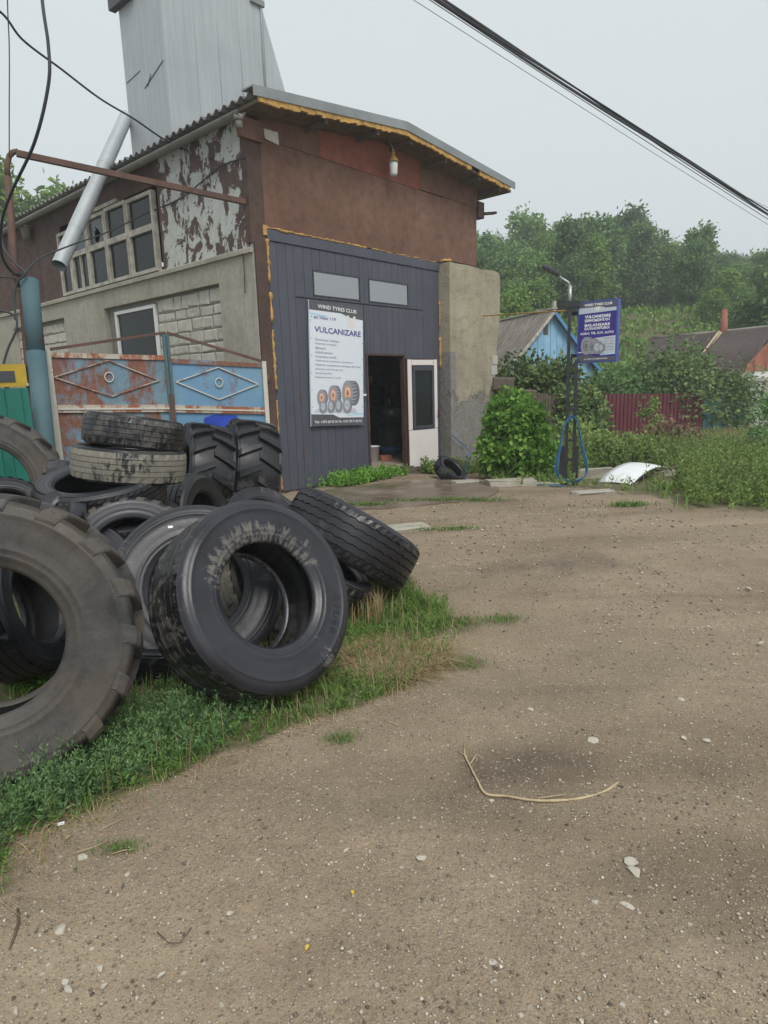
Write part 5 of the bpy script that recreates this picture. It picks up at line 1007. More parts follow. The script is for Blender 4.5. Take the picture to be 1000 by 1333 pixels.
for i, (px, yy, s, k) in enumerate([(-30,40,1.35,4),(20,42,1.3,5),(45,44,1.35,2),(75,38,1.15,4),(108,46,1.2,5),(0,52,1.4,2),(130,52,1.1,3)]):
    tree('forest_tree', 'pale green tree rising behind the left end of the workshop roof', k, (px-500)/FPX*yy*0.98, yy, s, 'trees behind the left roof end', None, 3.2)
tree('edge_tree', 'tall dark tree reaching in from the right edge above the brown roof', 0, (1036-500)/FPX*34, 34.5, 0.86)
tree('edge_tree', 'bushy tree at the right edge over the roof of the far house', 2, (1016-500)/FPX*33.5, 36.5, 0.55)
tree('side_tree', 'bright green tree just right of the workshop wall', 4, (640-500)/FPX*34, 34, 0.80); tree('side_tree', 'light green leafy tree behind the roof of the blue house', 5, (672-500)/FPX*37, 37, 0.5)
tree('yard_tree', 'light green young tree behind the blue sign', 4, (806-500)/FPX*33, 33.3, 0.42); tree('yard_tree', 'light green bushy tree right of the blue sign', 4, (838-500)/FPX*33, 33.5, 0.36); tree('yard_tree', 'small tree between the blue house and the sign', 5, (757-500)/FPX*33.5, 33.5, 0.40)
# shrubs
def shrub(name, label, cat, pos, Hc, rad, lobes, twigs, per, L, Wd, mat, seed, spread=0.12, sx=1.0, sy=1.0, stems=6, group=None, rz=0.0):
    V, C = crown(seed, Hc, rad, lobes, twigs, per, L, Wd, spread, 1.0, 0.2); V[:,0] *= sx; V[:,1] *= sy; V[:,2] = np.maximum(V[:,2], 0.02)
    o = thing(name, label, cat, pos, rz, group); cm = npmesh('foliage', V, quads_of(V)); cm.materials.append(M[mat]); obj('foliage', cm, None, o); b = MB(); r = random.Random(seed)
    for i in range(stems):
        c = C[(i*len(C))//stems]; b.tube([(r.uniform(-.1,.1)*rad, r.uniform(-.1,.1)*rad, -0.1), (c[0]*sx*0.5, c[1]*sy*0.5, c[2]*0.55), (c[0]*sx, c[1]*sy, c[2])], [0.035*rad, 0.022*rad, 0.008*rad], 6)
    b.build('stem', M['bark'], o); return o
g_ = gndh(678,628); shrub('vine_bush', 'bright green vine bush growing against the plastered pier', 'bush', (g_[0]+0.0,g_[1]+0.45,g_[2]), 1.42, 0.62, 18, 44, 9, 0.105, 0.082, 'leaf_vine', 51, 0.07, 1.0, 0.8, 8)
g_ = gndh(655,624); shrub('vine_bush', 'vine shoots climbing the ragged right edge of the pier', 'bush', (g_[0]+0.02,g_[1]+0.3,g_[2]), 1.50, 0.34, 13, 32, 8, 0.095, 0.075, 'leaf_vine', 52, 0.06, 0.9, 0.7, 6)
g_ = gndh(705,628); shrub('vine_bush', 'low leafy vine bush left of the lamp pole', 'bush', (g_[0],g_[1]+0.6,g_[2]), 0.80, 0.45, 11, 34, 8, 0.09, 0.07, 'leaf_vine', 53, 0.07, 1.0, 0.8, 6)
def bush_at(name, label, px, pyb, y, Hc, rad, mat, seed, L=0.16, lobes=14, tw__=36, per=9, sx=1.0, sy=0.7, group=None):
    x = (px-500)/FPX*(y*0.985+0.3); return shrub(name, label, 'bush', (x, y, hgt(x,y)), Hc, rad, lobes, tw__, per, L, L*0.66, mat, seed, 0.13*rad/1.2, sx, sy, 7, group)
bush_at('garden_bush', 'dark leafy bush before the blue house, right of the pier', 676,560, 18.5, 2.75, 1.45, 'leaf_shrub', 61)
bush_at('garden_bush', 'tall dark bush hiding the foot of the blue gable', 714,560, 17.8, 2.7, 1.25, 'leaf_shrub', 62); bush_at('garden_bush', 'grey-green bush directly behind the lamp pole', 752,560, 17.0, 1.9, 0.95, 'leaf_shrub', 63)
bush_at('garden_bush', 'dark hedge-like bush below the blue sign', 800,560, 23.8, 2.5, 1.5, 'leaf_dk', 64); bush_at('garden_bush', 'rounded dark shrub left of the overgrown mound', 836,560, 24.4, 2.6, 1.5, 'leaf_dk', 65)
bush_at('overgrown_vine', 'big mound of vines spilling over the maroon fence', 888,560, 24.2, 3.1, 2.2, 'leaf_shrub', 66, 0.17, 18, 40, 9, 1.15, 0.6); bush_at('overgrown_vine', 'vine mass hanging over the teal picket fence', 938,560, 24.6, 2.1, 1.5, 'leaf_shrub', 67, 0.16, 14, 36, 9, 1.1, 0.6)
bush_at('tall_weed', 'tall pale flowering weed standing before the maroon fence', 850,560, 18.6, 1.7, 0.4, 'weed_field', 68, 0.10, 9, 16, 6); bush_at('garden_bush', 'low green bush at the foot of the maroon fence', 752,580, 15.5, 0.95, 0.8, 'weed_field', 69, 0.11, 10, 24, 8); bush_at('garden_bush', 'weedy green clump right of the lamp pole', 790,590, 14.4, 0.6, 0.75, 'weed_field', 70, 0.10, 10, 24, 8); bush_at('garden_bush', 'leafy weed clump behind the white panel', 830,590, 14.6, 0.55, 0.7, 'weed_field', 71, 0.10, 10, 24, 8)
bush_at('dry_bush', 'brown dried heap of stalks before the maroon fence', 872,580, 16.6, 0.75, 0.9, 'drybrown', 72, 0.13, 9, 26, 8)
bush_at('edge_weed', 'tall feathery grey-green weed at the right edge', 992,600, 12.6, 1.55, 0.4, 'weed', 73, 0.08, 9, 20, 7)
# hillside meadow scrub: one mass
n = 5200; pts = []
while len(pts) < n:
    yy = rng.uniform(31, 56); px = rng.uniform(560, 1080); x = (px-500)/FPX*yy*0.985
    if 790 < px < 905 and rng.uniform() < 0.55: continue
    pts.append((x, yy, hgt(x,yy)))
P = np.array(pts); P = np.repeat(P, 7, 0)+rng.normal(size=(n*7,3))*np.array([0.4,0.4,0.16]); D_ = rng.normal(size=(len(P),3)); D_[:,2] = np.abs(D_[:,2])+0.4
V = leaves(P, D_, rng.uniform(0.22,0.55,len(P)), rng.uniform(0.12,0.25,len(P)), rng); sb = npmesh('hillside_scrub', V, quads_of(V)); stuff(obj('hillside_scrub', sb, M['leaf_lt']))
bpy.data.objects['hillside_scrub']['label'] = 'low green scrub covering the hillside clearing'; bpy.data.objects['hillside_scrub']['category'] = 'scrub'
# ---------------------------------------------------------------- grass and weeds
def sample(poly, n, seed, margin=0.0, keep=None):
    r = np.random.default_rng(seed); xs_ = [p[0] for p in poly]; ys_ = [p[1] for p in poly]; out = []
    while sum(len(o) for o in out) < n:
        q = np.stack([r.uniform(min(xs_), max(xs_), n), r.uniform(min(ys_), max(ys_), n)], 1); nn_ = 0.16*vnoise(q[:,0], q[:,1], 2.2, 5)+0.12*vnoise(q[:,0], q[:,1], 6, 6)+r.normal(size=n)*0.05*np.clip(q[:,1]/3,1,3)
        k = inside_np(poly, q[:,0]+nn_, q[:,1]+nn_)
        if keep is not None: k &= keep(q, r)
        out.append(q[k])
    return np.concatenate(out)[:n]
def lift(q): return np.array([hgt(a, b_) for a, b_ in q])
def mk_stuff(name, V, Q, mat, label, cat='grass'):
    me = npmesh(name, V, Q); o = obj(name, me, M[mat]); stuff(o); o['label'] = label; o['category'] = cat; return o
NEARG = poly_g([(-160,1260),(0,1140),(40,1105),(75,1066),(140,1046),(235,1008),(330,972),(400,938),(480,915),(540,888),(585,850),(596,815),(565,790),(528,766),(440,760),(300,860),(200,900),(60,960),(-200,990)])
# low grass
q = sample(NEARG, 19000, 1, keep=lambda q, r: vnoise(q[:,0], q[:,1], 4.5, 14)+0.8*vnoise(q[:,0], q[:,1], 11, 15) > r.uniform(-0.7,0.7,len(q))); P = np.column_stack([q, lift(q)]); Hh = rng.uniform(0.02,0.085,len(P)); V, Q = blades(P, Hh, rng.uniform(0.003,0.007,len(P)), rng, 0.9); mk_stuff('grass', V, Q, 'grass', 'short green grass along the edge of the tyre pile')
q = sample(GRASS, 14000, 2, keep=lambda q, r: (q[:,1] > 2.5) & (q[:,1] < 8) & (q[:,0] > -5)); P = np.column_stack([q, lift(q)]); V, Q = blades(P, rng.uniform(0.04,0.14,len(P)), rng.uniform(0.004,0.009,len(P)), rng, 0.8); mk_stuff('grass', V, Q, 'grass', 'green grass growing between and behind the tyres')
# leafy weeds: stems with many small leaflets
def weeds(q, hmin, hmax, per, L, Wd, r, taper=0.6):
    n = len(q); z = lift(q); Hh = r.uniform(hmin, hmax, n); ln = r.normal(size=(n,2))*0.18; f = r.uniform(0.08, 1.0, (n, per)); a = r.uniform(0, 6.283, (n, per)); rad = (1.05-taper*f)*L*0.5
    P = np.stack([q[:,0,None]+ln[:,0,None]*Hh[:,None]*f+np.cos(a)*rad*0.25, q[:,1,None]+ln[:,1,None]*Hh[:,None]*f+np.sin(a)*rad*0.25, z[:,None]+Hh[:,None]*f], -1).reshape(-1,3)
    D_ = np.stack([np.cos(a), np.sin(a), r.uniform(0.1,1.0,(n,per))+f*0.5], -1).reshape(-1,3); s = (1.1-taper*f).ravel()*r.uniform(0.6,1.25,n*per)
    return leaves(P, D_, L*s, Wd*s, r)
WEED = poly_g([(-200,1230),(-10,1130),(30,1095),(75,1055),(150,1035),(235,998),(330,955),(300,930),(230,930),(150,960),(60,985),(-200,1000)])
q = sample(WEED, 1700, 3, keep=lambda q, r: vnoise(q[:,0], q[:,1], 6, 24) > r.uniform(-1.0,0.5,len(q))); V = weeds(q, 0.04, 0.24, 34, 0.030, 0.0090, rng); mk_stuff('bluish_weeds', V, quads_of(V), 'weed', 'bluish green feathery weeds in the lower left corner', 'weeds')
q = sample(NEARG, 900, 4); V = weeds(q, 0.04, 0.15, 24, 0.030, 0.010, rng); mk_stuff('leafy_weeds', V, quads_of(V), 'grass', 'small leafy weeds among the grass before the tyres', 'weeds')
# dry straw
STR = poly_g([(450,850),(500,835),(560,850),(585,862),(560,880),(500,890),(455,880)]); q = sample(STR, 6500, 5); P = np.column_stack([q, lift(q)+0.004]); V, Q = blades(P, rng.uniform(0.03,0.10,len(P)), rng.uniform(0.002,0.005,len(P)), rng, 2.6, 0.8); mk_stuff('dry_straw', V, Q, 'straw', 'flattened dry straw patch right of the front tyre', 'straw')
q = sample(NEARG, 700, 6); P = np.column_stack([q, lift(q)]); V, Q = blades(P, rng.uniform(0.10,0.24,len(P)), rng.uniform(0.002,0.0045,len(P)), rng, 0.5); mk_stuff('dry_stalks', V, Q, 'straw', 'pale seed stalks standing in the grass before the tyres', 'straw')
STK = poly_g([(462,790),(480,785),(500,800),(490,820),(465,818)]); q = sample(STK, 160, 7); P = np.column_stack([q, lift(q)]); V, Q = blades(P, rng.uniform(0.15,0.30,len(P)), rng.uniform(0.004,0.008,len(P)), rng, 0.35); mk_stuff('dry_stalks', V, Q, 'straw', 'clump of tall straw stalks below the tipped tyre', 'straw')
_b = [p for p in NEARG[1:14]]; _e = []
for (p_, q_) in zip(_b[:-1], _b[1:]):
    for _k in range(75): _f = rng.uniform(); _e.append((lerp(p_[0],q_[0],_f)+rng.normal()*0.07, lerp(p_[1],q_[1],_f)+rng.normal()*0.07))
q = np.array(_e); P = np.column_stack([q, lift(q)+0.006]); V, Q = blades(P, rng.uniform(0.015,0.05,len(P)), rng.uniform(0.002,0.004,len(P)), rng, 3.0, 0.9); mk_stuff('dry_straw', V, Q, 'straw', 'bits of dry straw along the edge of the grass', 'straw')
q = np.array(_e)[::2]+rng.normal(size=(len(_e[::2]),2))*0.04; P = np.column_stack([q, lift(q)]); V, Q = blades(P, rng.uniform(0.015,0.05,len(P)), rng.uniform(0.002,0.005,len(P)), rng, 1.2); mk_stuff('grass', V, Q, 'grass', 'stray blades of grass at the edge of the dirt')
# small patches on the dirt
Ps = []
for (cx, cy, a, b_) in PATCH:
    n = int(9000*a*b_)+120; qq = rng.normal(size=(n,2))*np.array([a,b_])*0.55+np.array([cx,cy]); Ps.append(qq)
q = np.concatenate(Ps); P = np.column_stack([q, lift(q)]); dist = np.clip(P[:,1]/6, 0.6, 2.2); V, Q = blades(P, rng.uniform(0.02,0.06,len(P))*dist, rng.uniform(0.004,0.009,len(P))*dist, rng, 0.9); mk_stuff('grass_tufts', V, Q, 'grass', 'low tufts of grass scattered over the dirt yard')
# weeds at the foot of the gate
FT = [(uvz(u, -rng.uniform(0.05,0.55), 0)[:2]) for u in np.clip(rng.normal(1.65,0.42,420),0.1,2.6)]; q = np.array(FT); k = np.clip(1.3-np.abs((q-O[:2])@FV[:2]-1.9)/0.9, 0.15, 1); V = weeds(q[:230], 0.05, 0.26, 22, 0.075, 0.042, rng); mk_stuff('gate_weeds', V, quads_of(V), 'leaf_vine', 'leafy weeds growing at the foot of the grey gate', 'weeds')
q = np.array([uvz(u, -0.30-abs(rng.normal())*0.18, 0)[:2] for u in rng.uniform(3.2,6.6,260)]); V = weeds(q, 0.06, 0.36, 20, 0.09, 0.05, rng); mk_stuff('pier_weeds', V, quads_of(V), 'weed_field', 'leafy weeds at the foot of the pier and door', 'weeds')
# weed field at the right
DIRT = poly_g([(755,602),(790,594),(870,592),(892,602),(888,618),(870,628),(800,634),(775,632),(745,624)])
PNL = gnd(838,622); kp = lambda q, r: (~inside_np(DIRT, q[:,0], q[:,1])) & (((q[:,0]-PNL[0])/0.75)**2+((q[:,1]-PNL[1]-0.05)/0.55)**2 > 1) & (q[:,1] < 17) & (np.abs(q[:,0]) < 14)
q = sample(YARD, 4200, 8, keep=lambda q, r: kp(q, r) & (vnoise(q[:,0], q[:,1], 1.1, 31) > r.uniform(-1.0,0.35,len(q)))); far = np.clip((q[:,1]-8.2)/4, 0, 1)*np.clip((q[:,0]-2.7)/1.2, 0, 1); r = np.random.default_rng(9); 
k1 = r.uniform(size=len(q)) < 0.5
V = weeds(q[far <= 0.35], 0.06, 0.22, 22, 0.075, 0.03, rng); mk_stuff('field_weeds', V, quads_of(V), 'weed_field', 'low weeds along the edge of the dirt yard by the white panel', 'weeds')
V = weeds(q[far > 0.35][:2600], 0.25, 0.80, 40, 0.095, 0.032, rng); mk_stuff('field_weeds', V, quads_of(V), 'weed_field', 'tall green weeds filling the plot at the right', 'weeds')
RWD = poly_g([(895,660),(1100,665),(1150,585),(1000,570),(900,600),(880,640)]); q = sample(RWD, 900, 18); V = weeds(q, 0.30, 0.72, 44, 0.085, 0.028, rng); mk_stuff('field_weeds', V, quads_of(V), 'weed_field', 'dense tall weeds at the right edge beside the yard', 'weeds')
q = sample(YARD, 5000, 10, keep=kp); P = np.column_stack([q, lift(q)]); V, Q = blades(P, rng.uniform(0.08,0.30,len(P)), rng.uniform(0.008,0.016,len(P)), rng, 0.7); mk_stuff('field_grass', V, Q, 'grass', 'grass among the weeds of the plot at the right')
BRW = poly_g([(870,566),(1000,560),(1010,548),(880,550)]); q = sample(BRW, 900, 11); V = weeds(q, 0.25, 0.5, 26, 0.10, 0.03, rng); mk_stuff('dry_weeds', V, quads_of(V), 'straw', 'brownish dry weeds before the teal picket fence', 'weeds')
q = np.array([(p[0], p[1]) for p in [gnd(px, 545) for px in ()]]) if False else None
g_ = []
for i in range(2600):
    yy = rng.uniform(17, 27); px = rng.uniform(630, 1080); g_.append(((px-500)/FPX*yy, yy))
q = np.array(g_); V = weeds(q, 0.12, 0.38, 16, 0.15, 0.06, rng); mk_stuff('far_weeds', V, quads_of(V), 'weed_field', 'rank green growth along the far fences', 'weeds')
# fern seen through the near tractor tyre
g_ = gndh(5,930); V = weeds(np.array([[g_[0]+0.02+rng.normal()*0.06, g_[1]+0.28+rng.normal()*0.05] for _ in range(16)]), 0.12, 0.26, 60, 0.05, 0.016, rng); fo = thing('fern_plant', 'bright green feathery plant inside the near tractor tyre', 'plant', (g_[0],g_[1]+0.28,0)); V = V-np.array([g_[0],g_[1]+0.28,0]); me = npmesh('foliage', V, quads_of(V)); obj('foliage', me, M['leaf_vine'], fo)
# ---------------------------------------------------------------- background houses and fences
# blue house: gable end towards the camera, ridge running back and left
ap = at(717,403,26.0); hb = np.array([ap[0], ap[1], hgt(ap[0],ap[1])]); hY = math.radians(18)
bh = thing('blue_house', 'small blue timber house with an old grey roof behind the bushes', 'house', hb, hY)
za = ap[2]-hb[2]; hw = 2.1; ze = za-2.35
for i in range(14):
    x0 = -hw+i*hw*2/14; x1 = x0+hw*2/14; zt = lambda x: za-0.12-(za-0.12-ze)*abs(x)/hw
    P = [(x0+0.008,0.0),(x1-0.008,0.0),(x1-0.008,zt(x1-0.008)),(x0+0.008,zt(x0+0.008))]; MB().prism(P, -0.02-0.006*(i % 2), 0.0).build('board', M['house_blue'], bh)
MB().prism([(-hw,-0.5),(hw,-0.5),(hw,ze-0.02),(0,za-0.16),(-hw,ze-0.02)], 0.001, 6.0).build('wall', M['plaster'], bh)
rf = MB()
for sg in (-1, 1):
    P = [(0,za),(sg*(hw*0.62),lerp(za,ze,0.62)),(sg*(hw+0.45),ze-0.28),(sg*(hw+0.45),ze-0.36),(sg*(hw*0.62),lerp(za,ze,0.62)-0.08),(0,za-0.09)]
    MB().prism(P if sg > 0 else P[::-1], -0.28, 6.3).build('roof_slope', M['old_roof'], bh)
    P2 = [(0,za-0.02),(sg*(hw*0.62),lerp(za,ze,0.62)-0.02),(sg*(hw+0.45),ze-0.30),(sg*(hw+0.45),ze-0.46),(sg*(hw*0.62),lerp(za,ze,0.62)-0.18),(0,za-0.20)]
    MB().prism(P2 if sg > 0 else P2[::-1], -0.31, -0.285).build('bargeboard', M['house_bluedk'] if sg > 0 else M['old_frame'], bh)
    for i in range(24):
        yy = -0.2+i*0.27; MB().tube([(sg*0.02,yy,za+0.005),(sg*(hw*0.62),yy,lerp(za,ze,0.62)+0.005),(sg*(hw+0.45),yy,ze-0.275)], 0.035, 5).build('roof_rib', M['old_roof'], bh)
MB().bar((0,-0.3,za+0.02),(0,6.3,za+0.02),0.22,0.07).build('ridge_cap', M['old_frame'], bh); MB().box(-0.06,0.06,-0.30,-0.2,za,za+0.30).build('finial', M['old_frame'], bh)
MB().box(-0.34,-0.12,-0.034,-0.027,za-0.98,za-0.52).build('attic_opening_shade', M['dark_in'], bh)  # dark plate on the boards, painted as the shade inside the opening
# brown roofed house at the right
rc = at(940,432,30.0); hb2 = np.array([rc[0]+2.4, rc[1]-3.0, hgt(rc[0],rc[1])])
rh = thing('brown_roof_house', 'long house with a dark brown ribbed roof at the right edge', 'house', hb2, 0.0)
L2W = lambda p: np.array(p)-hb2
def slab(P4, th, name, mat):
    P4 = [np.array(p) for p in P4]; nrm = np.cross(P4[1]-P4[0], P4[3]-P4[0]); nrm /= np.linalg.norm(nrm); nrm = nrm if nrm[2] > 0 else -nrm
    return MB().add([p for p in P4]+[p-nrm*th for p in P4], [(0,1,2,3),(7,6,5,4),(0,4,5,1),(1,5,6,2),(2,6,7,3),(3,7,4,0)]).build(name, mat, rh), nrm
def ribs(P4, n, name='roof_rib', r_=0.03):
    P4 = [np.array(p) for p in P4]
    for i in range(n+1):
        f = i/n; MB().tube([P4[0]+(P4[1]-P4[0])*f, P4[3]+(P4[2]-P4[3])*f], r_, 5).build(name, M['brown_roof'], rh)
A_ = L2W(at(938,433,30.0)); B_ = L2W(at(1080,428,32.5)); E1 = L2W(at(930,480,26.6)); E2 = L2W(at(1080,470,29.5)); E1 = L2W(at(903,478,26.8))
main = [E1, L2W(at(968,482,26.4)), L2W(at(1012,424,30.4)), A_]
slab(main, 0.08, 'roof_slope', M['brown_roof']); ribs(main, 26)
c0 = L2W(at(848,440,31.5)); c1 = L2W(at(938,432,30.3)); c2 = L2W(at(905,478,27.2)); c3 = L2W(at(835,488,28.6)); lo = [c3, c2, c1, c0]
slab(lo, 0.08, 'roof_slope', M['brown_roof']); ribs(lo, 24)
MB().tube([c0, c1, L2W(at(1012,424,30.4))], 0.09, 6).build('ridge_cap', M['old_roof'], rh); MB().bar(c1+np.array([0,-0.06,0.05]), c2+np.array([0,-0.06,0.05]), 0.22, 0.06).build('valley_flashing', M['twig'], rh)
ch = L2W(at(942,433,30.1)); MB().tube([ch+np.array([0,0,-0.4]), ch+np.array([0,0,0.25]), ch+np.array([0,0,1.05])], [0.17,0.17,0.11], 8).build('chimney', M['brick'], rh)
# walls under the roofs
w0 = L2W(at(905,482,27.0)); w1 = L2W(at(966,482,26.7)); g2 = hgt(rc[0],rc[1])-0.6-hb2[2]
def wallq(a, c, zb, name, mat, th=0.15):
    a = np.array(a); c = np.array(c); return MB().add([(a[0],a[1],zb),(c[0],c[1],zb),(c[0],c[1],c[2]),(a[0],a[1],a[2]),(a[0],a[1]+th,zb),(c[0],c[1]+th,zb),(c[0],c[1]+th,c[2]),(a[0],a[1]+th,a[2])], [(0,1,2,3),(5,4,7,6),(0,3,7,4),(1,5,6,2),(3,2,6,7)]).build(name, mat, rh)
wallq(w0-np.array([0,0,0.1]), w1-np.array([0,0,0.1]), g2, 'wall', M['plaster']); wallq(L2W(at(838,492,28.6)), L2W(at(905,484,27.4)), g2, 'wall', M['plaster'])
# gable end turned to the right: red boards over a white wall with a green window
gA = L2W(at(967,483,26.3)); gB = L2W(at(1090,480,26.0)); gP = L2W(at(1030,415,26.2))
MB().add([gA, gB, gP, gA+np.array([0,0.12,0]), gB+np.array([0,0.12,0]), gP+np.array([0,0.12,0])], [(0,1,2),(5,4,3),(0,2,5,3),(1,4,5,2),(0,3,4,1)]).build('gable_boards', M['brick'], rh)
for i in range(9):
    f = i/8; p = gA+(gB-gA)*f; top = lerp(gA, gP, min(1, f*2))[2] if f < 0.5 else lerp(gP, gB, (f-0.5)*2)[2]
    MB().bar((p[0],p[1]-0.015,p[2]+0.01),(p[0],p[1]-0.015,max(top, p[2]+0.05)),0.03,0.02,(0,1,0)).build('batten', M['brick'], rh)
wallq(gA-np.array([0,0,0.02]), gB-np.array([0,0,0.02]), gA[2]-1.6, 'wall', M['plaster'])
sA = L2W(at(980,485,26.15)); wf = MB().box(sA[0],sA[0]+1.6,sA[1]-0.06,sA[1]+0.02,sA[2]-0.62,sA[2]).build('window', M['white_frame'], rh); MB().box(sA[0]+0.10,sA[0]+1.5,sA[1]-0.075,sA[1]-0.061,sA[2]-0.60,sA[2]-0.28).build('pane', M['green_sheet'], wf)
MB().bar(L2W(at(905,481,26.7)), L2W(at(970,484,26.3)), 0.1, 0.08).build('eave_board', M['wood'], rh)
# white block wall at the right
bwz = at(966,497,25.4); bw = thing('block_wall', 'white block wall with grey coping at the right edge', 'wall', (bwz[0],bwz[1],hgt(bwz[0],bwz[1])-0.3))
ztop = bwz[2]-float(bw.location.z); MB().box(0,4.6,0.0,0.2,-0.2,ztop-0.02).build('core', M['mortar'], bw); MB().box(-0.08,4.7,-0.08,0.28,ztop,ztop+0.14).build('coping', M['concrete'], bw)
rr = random.Random(5); zz_ = ztop-0.02; row = 0
while zz_ > -0.1:
    x = 0.0-(0.2 if row % 2 else 0.0)
    while x < 4.55:
        x0, x1 = max(0.0, x)+0.008, min(4.6, x+0.40)-0.008
        if x1-x0 > 0.04: MB().plank(x0,x1,-0.025-rr.uniform(0,0.008),0.0,zz_-0.20+0.008,zz_-0.008,0.008).build('block', M['whitestone'], bw)
        x += 0.40
    zz_ -= 0.20; row += 1
# maroon sheet fence
def sheet_fence(name, label, pa, pb, ztop_a, ztop_b, mat, n, below=1.6, gap=None):
    A0 = np.array([pa[0],pa[1],0.0]); d = np.array([pb[0]-pa[0],pb[1]-pa[1]]); Lf = np.linalg.norm(d); yaw = math.atan2(d[1],d[0]); z0 = hgt(pa[0],pa[1])
    o = thing(name, label, 'fence', (pa[0],pa[1],z0), yaw)
    for i in range(n):
        x0 = Lf*i/n; w = Lf/n; zt = lerp(ztop_a, ztop_b, (i+0.5)/n)-z0; V = []; pr_ = [(0.0,0.0),(0.25,0.0),(0.32,-0.03),(0.68,-0.03),(0.75,0.0),(1.0,0.0)]
        if gap: pr_ = [(0.06,0.0),(0.2,-0.004),(0.4,-0.004),(0.6,-0.004),(0.8,-0.004),(0.88,0.0)]
        for zz in (-0.1, zt+ (rr.uniform(-0.04,0.04) if gap else 0)):
            for f, yy in pr_: V.append((x0+w*f, yy, zz))
            for f, yy in pr_[::-1]: V.append((x0+w*f, yy+0.015, zz))
        m_ = 12; MB().add(V, [[j, (j+1) % m_, m_+(j+1) % m_, m_+j] for j in range(m_)]+[[m_+11-j, m_+10-j, m_+j+1, m_+j] for j in range(5)]).build('picket' if gap else 'fence_sheet', mat, o)
    for zz in (0.35, ): MB().box(0,Lf,0.02,0.06,zz,zz+0.06).build('rail', M['rust_dark'], o)
    return o
a_ = at(764,513,22.0); b_ = at(916,512,23.2); sheet_fence('maroon_fence', 'maroon profiled sheet fence behind the weeds', a_, b_, a_[2], b_[2], M['maroon'], 30)
a_ = at(917,520,23.3); b_ = at(970,520,24.2); sheet_fence('picket_fence', 'teal wooden picket fence next to the maroon fence', a_, b_, a_[2], b_[2], M['teal_wood'], 17, 1.6, True)
# dark board fence left of the maroon one
a_ = at(690,513,16.2); b_ = at(764,516,17.0); sheet_fence('board_fence', 'dark weathered board fence in the shade behind the lamp pole', a_, b_, a_[2], b_[2], M['wood'], 22, 1.6, True)
# rubble stones right of the pier
for i, (px, py, D, sx, sy, sz, rz, lb) in enumerate([(653,500,14.2,0.5,0.35,0.30,0.1,'brown rubble block topmost on the heap beside the pier'),(672,512,14.0,0.75,0.4,0.20,0.25,'flat brown rubble slab on the heap beside the pier'),(660,528,14.1,0.7,0.4,0.22,-0.1,'brown rubble block under the flat slab'),(683,540,14.2,0.5,0.4,0.5,0.4,'brown rubble block low at the right of the heap'),(662,552,14.2,0.9,0.5,0.35,0.0,'wide brown rubble block low in the heap behind the vine')]):
    c = at(px,py,D); b = MB(); r2 = random.Random(i); b.plank(-sx/2,sx/2,-sy/2,sy/2,-sz/2,sz/2,0.03); b.v = [(p[0]+r2.uniform(-.03,.03),p[1]+r2.uniform(-.03,.03),p[2]+r2.uniform(-.02,.02)) for p in b.v]; o = b.build('rubble_stone', M['rubble']); o.location = [float(q) for q in c]; o.rotation_euler = (0,r2.uniform(-.08,.08),rz); tag(o, lb, 'stone')
c = at(670,585,14.3); b = MB().plank(-0.8,0.8,-0.35,0.45,-0.4,0.55,0.05); o = b.build('rubble_wall', M['rubble']); o.location = (float(c[0]),float(c[1]),float(hgt(c[0],c[1])+0.35)); tag(o, 'low rubble wall carrying the loose stones behind the vine bush', 'wall')
# ---------------------------------------------------------------- white curved panel
pa = gndh(792,629); pb2 = gndh(882,613); pm = (np.array(pa)+np.array(pb2))/2; wd = thing('white_panel', 'arched white metal panel lying on the weedy ground', 'panel', (pm[0],pm[1],hgt(pm[0],pm[1])), math.atan2(pb2[1]-pa[1], pb2[0]-pa[0])+0.15)
Lp = float(np.linalg.norm(np.array(pb2)-np.array(pa)))*0.95; V = []; nx_, ny_ = 15, 6
for lay in (0, 1):
    for i in range(nx_):
        for j in range(ny_):
            f = i/(nx_-1); g = j/(ny_-1); x = (f-0.5)*Lp; yy = (g-0.35)*0.62*(1-0.25*f); zz = 0.05+0.24*math.sin(math.pi*min(1,f*1.05))**0.8*(0.75+0.25*g)+0.02*math.sin(3*g)-0.03*f; V.append((x, yy, zz-0.012*lay))
qd = lambda l, i, j: l*nx_*ny_+i*ny_+j; F_ = []
for i in range(nx_-1):
    for j in range(ny_-1): F_ += [[qd(0,i,j),qd(0,i+1,j),qd(0,i+1,j+1),qd(0,i,j+1)],[qd(1,i,j),qd(1,i,j+1),qd(1,i+1,j+1),qd(1,i+1,j)]]
for i in range(nx_-1): F_ += [[qd(0,i,0),qd(1,i,0),qd(1,i+1,0),qd(0,i+1,0)],[qd(0,i,ny_-1),qd(0,i+1,ny_-1),qd(1,i+1,ny_-1),qd(1,i,ny_-1)]]
for j in range(ny_-1): F_ += [[qd(0,0,j),qd(0,0,j+1),qd(1,0,j+1),qd(1,0,j)],[qd(0,nx_-1,j),qd(1,nx_-1,j),qd(1,nx_-1,j+1),qd(0,nx_-1,j+1)]]
MB().add(V, F_, True).build('sheet', M['white'], wd); MB().tube([(-Lp*0.5,-0.2,0.06)]+[((f-0.5)*Lp, -0.22*(1-0.25*f), 0.05+0.24*math.sin(math.pi*f*1.05 if f < 0.95 else math.pi)**0.8*0.75-0.03*f-0.03) for f in np.linspace(0.05,0.94,12)], 0.012, 6).build('edge_rib', M['black'], wd)
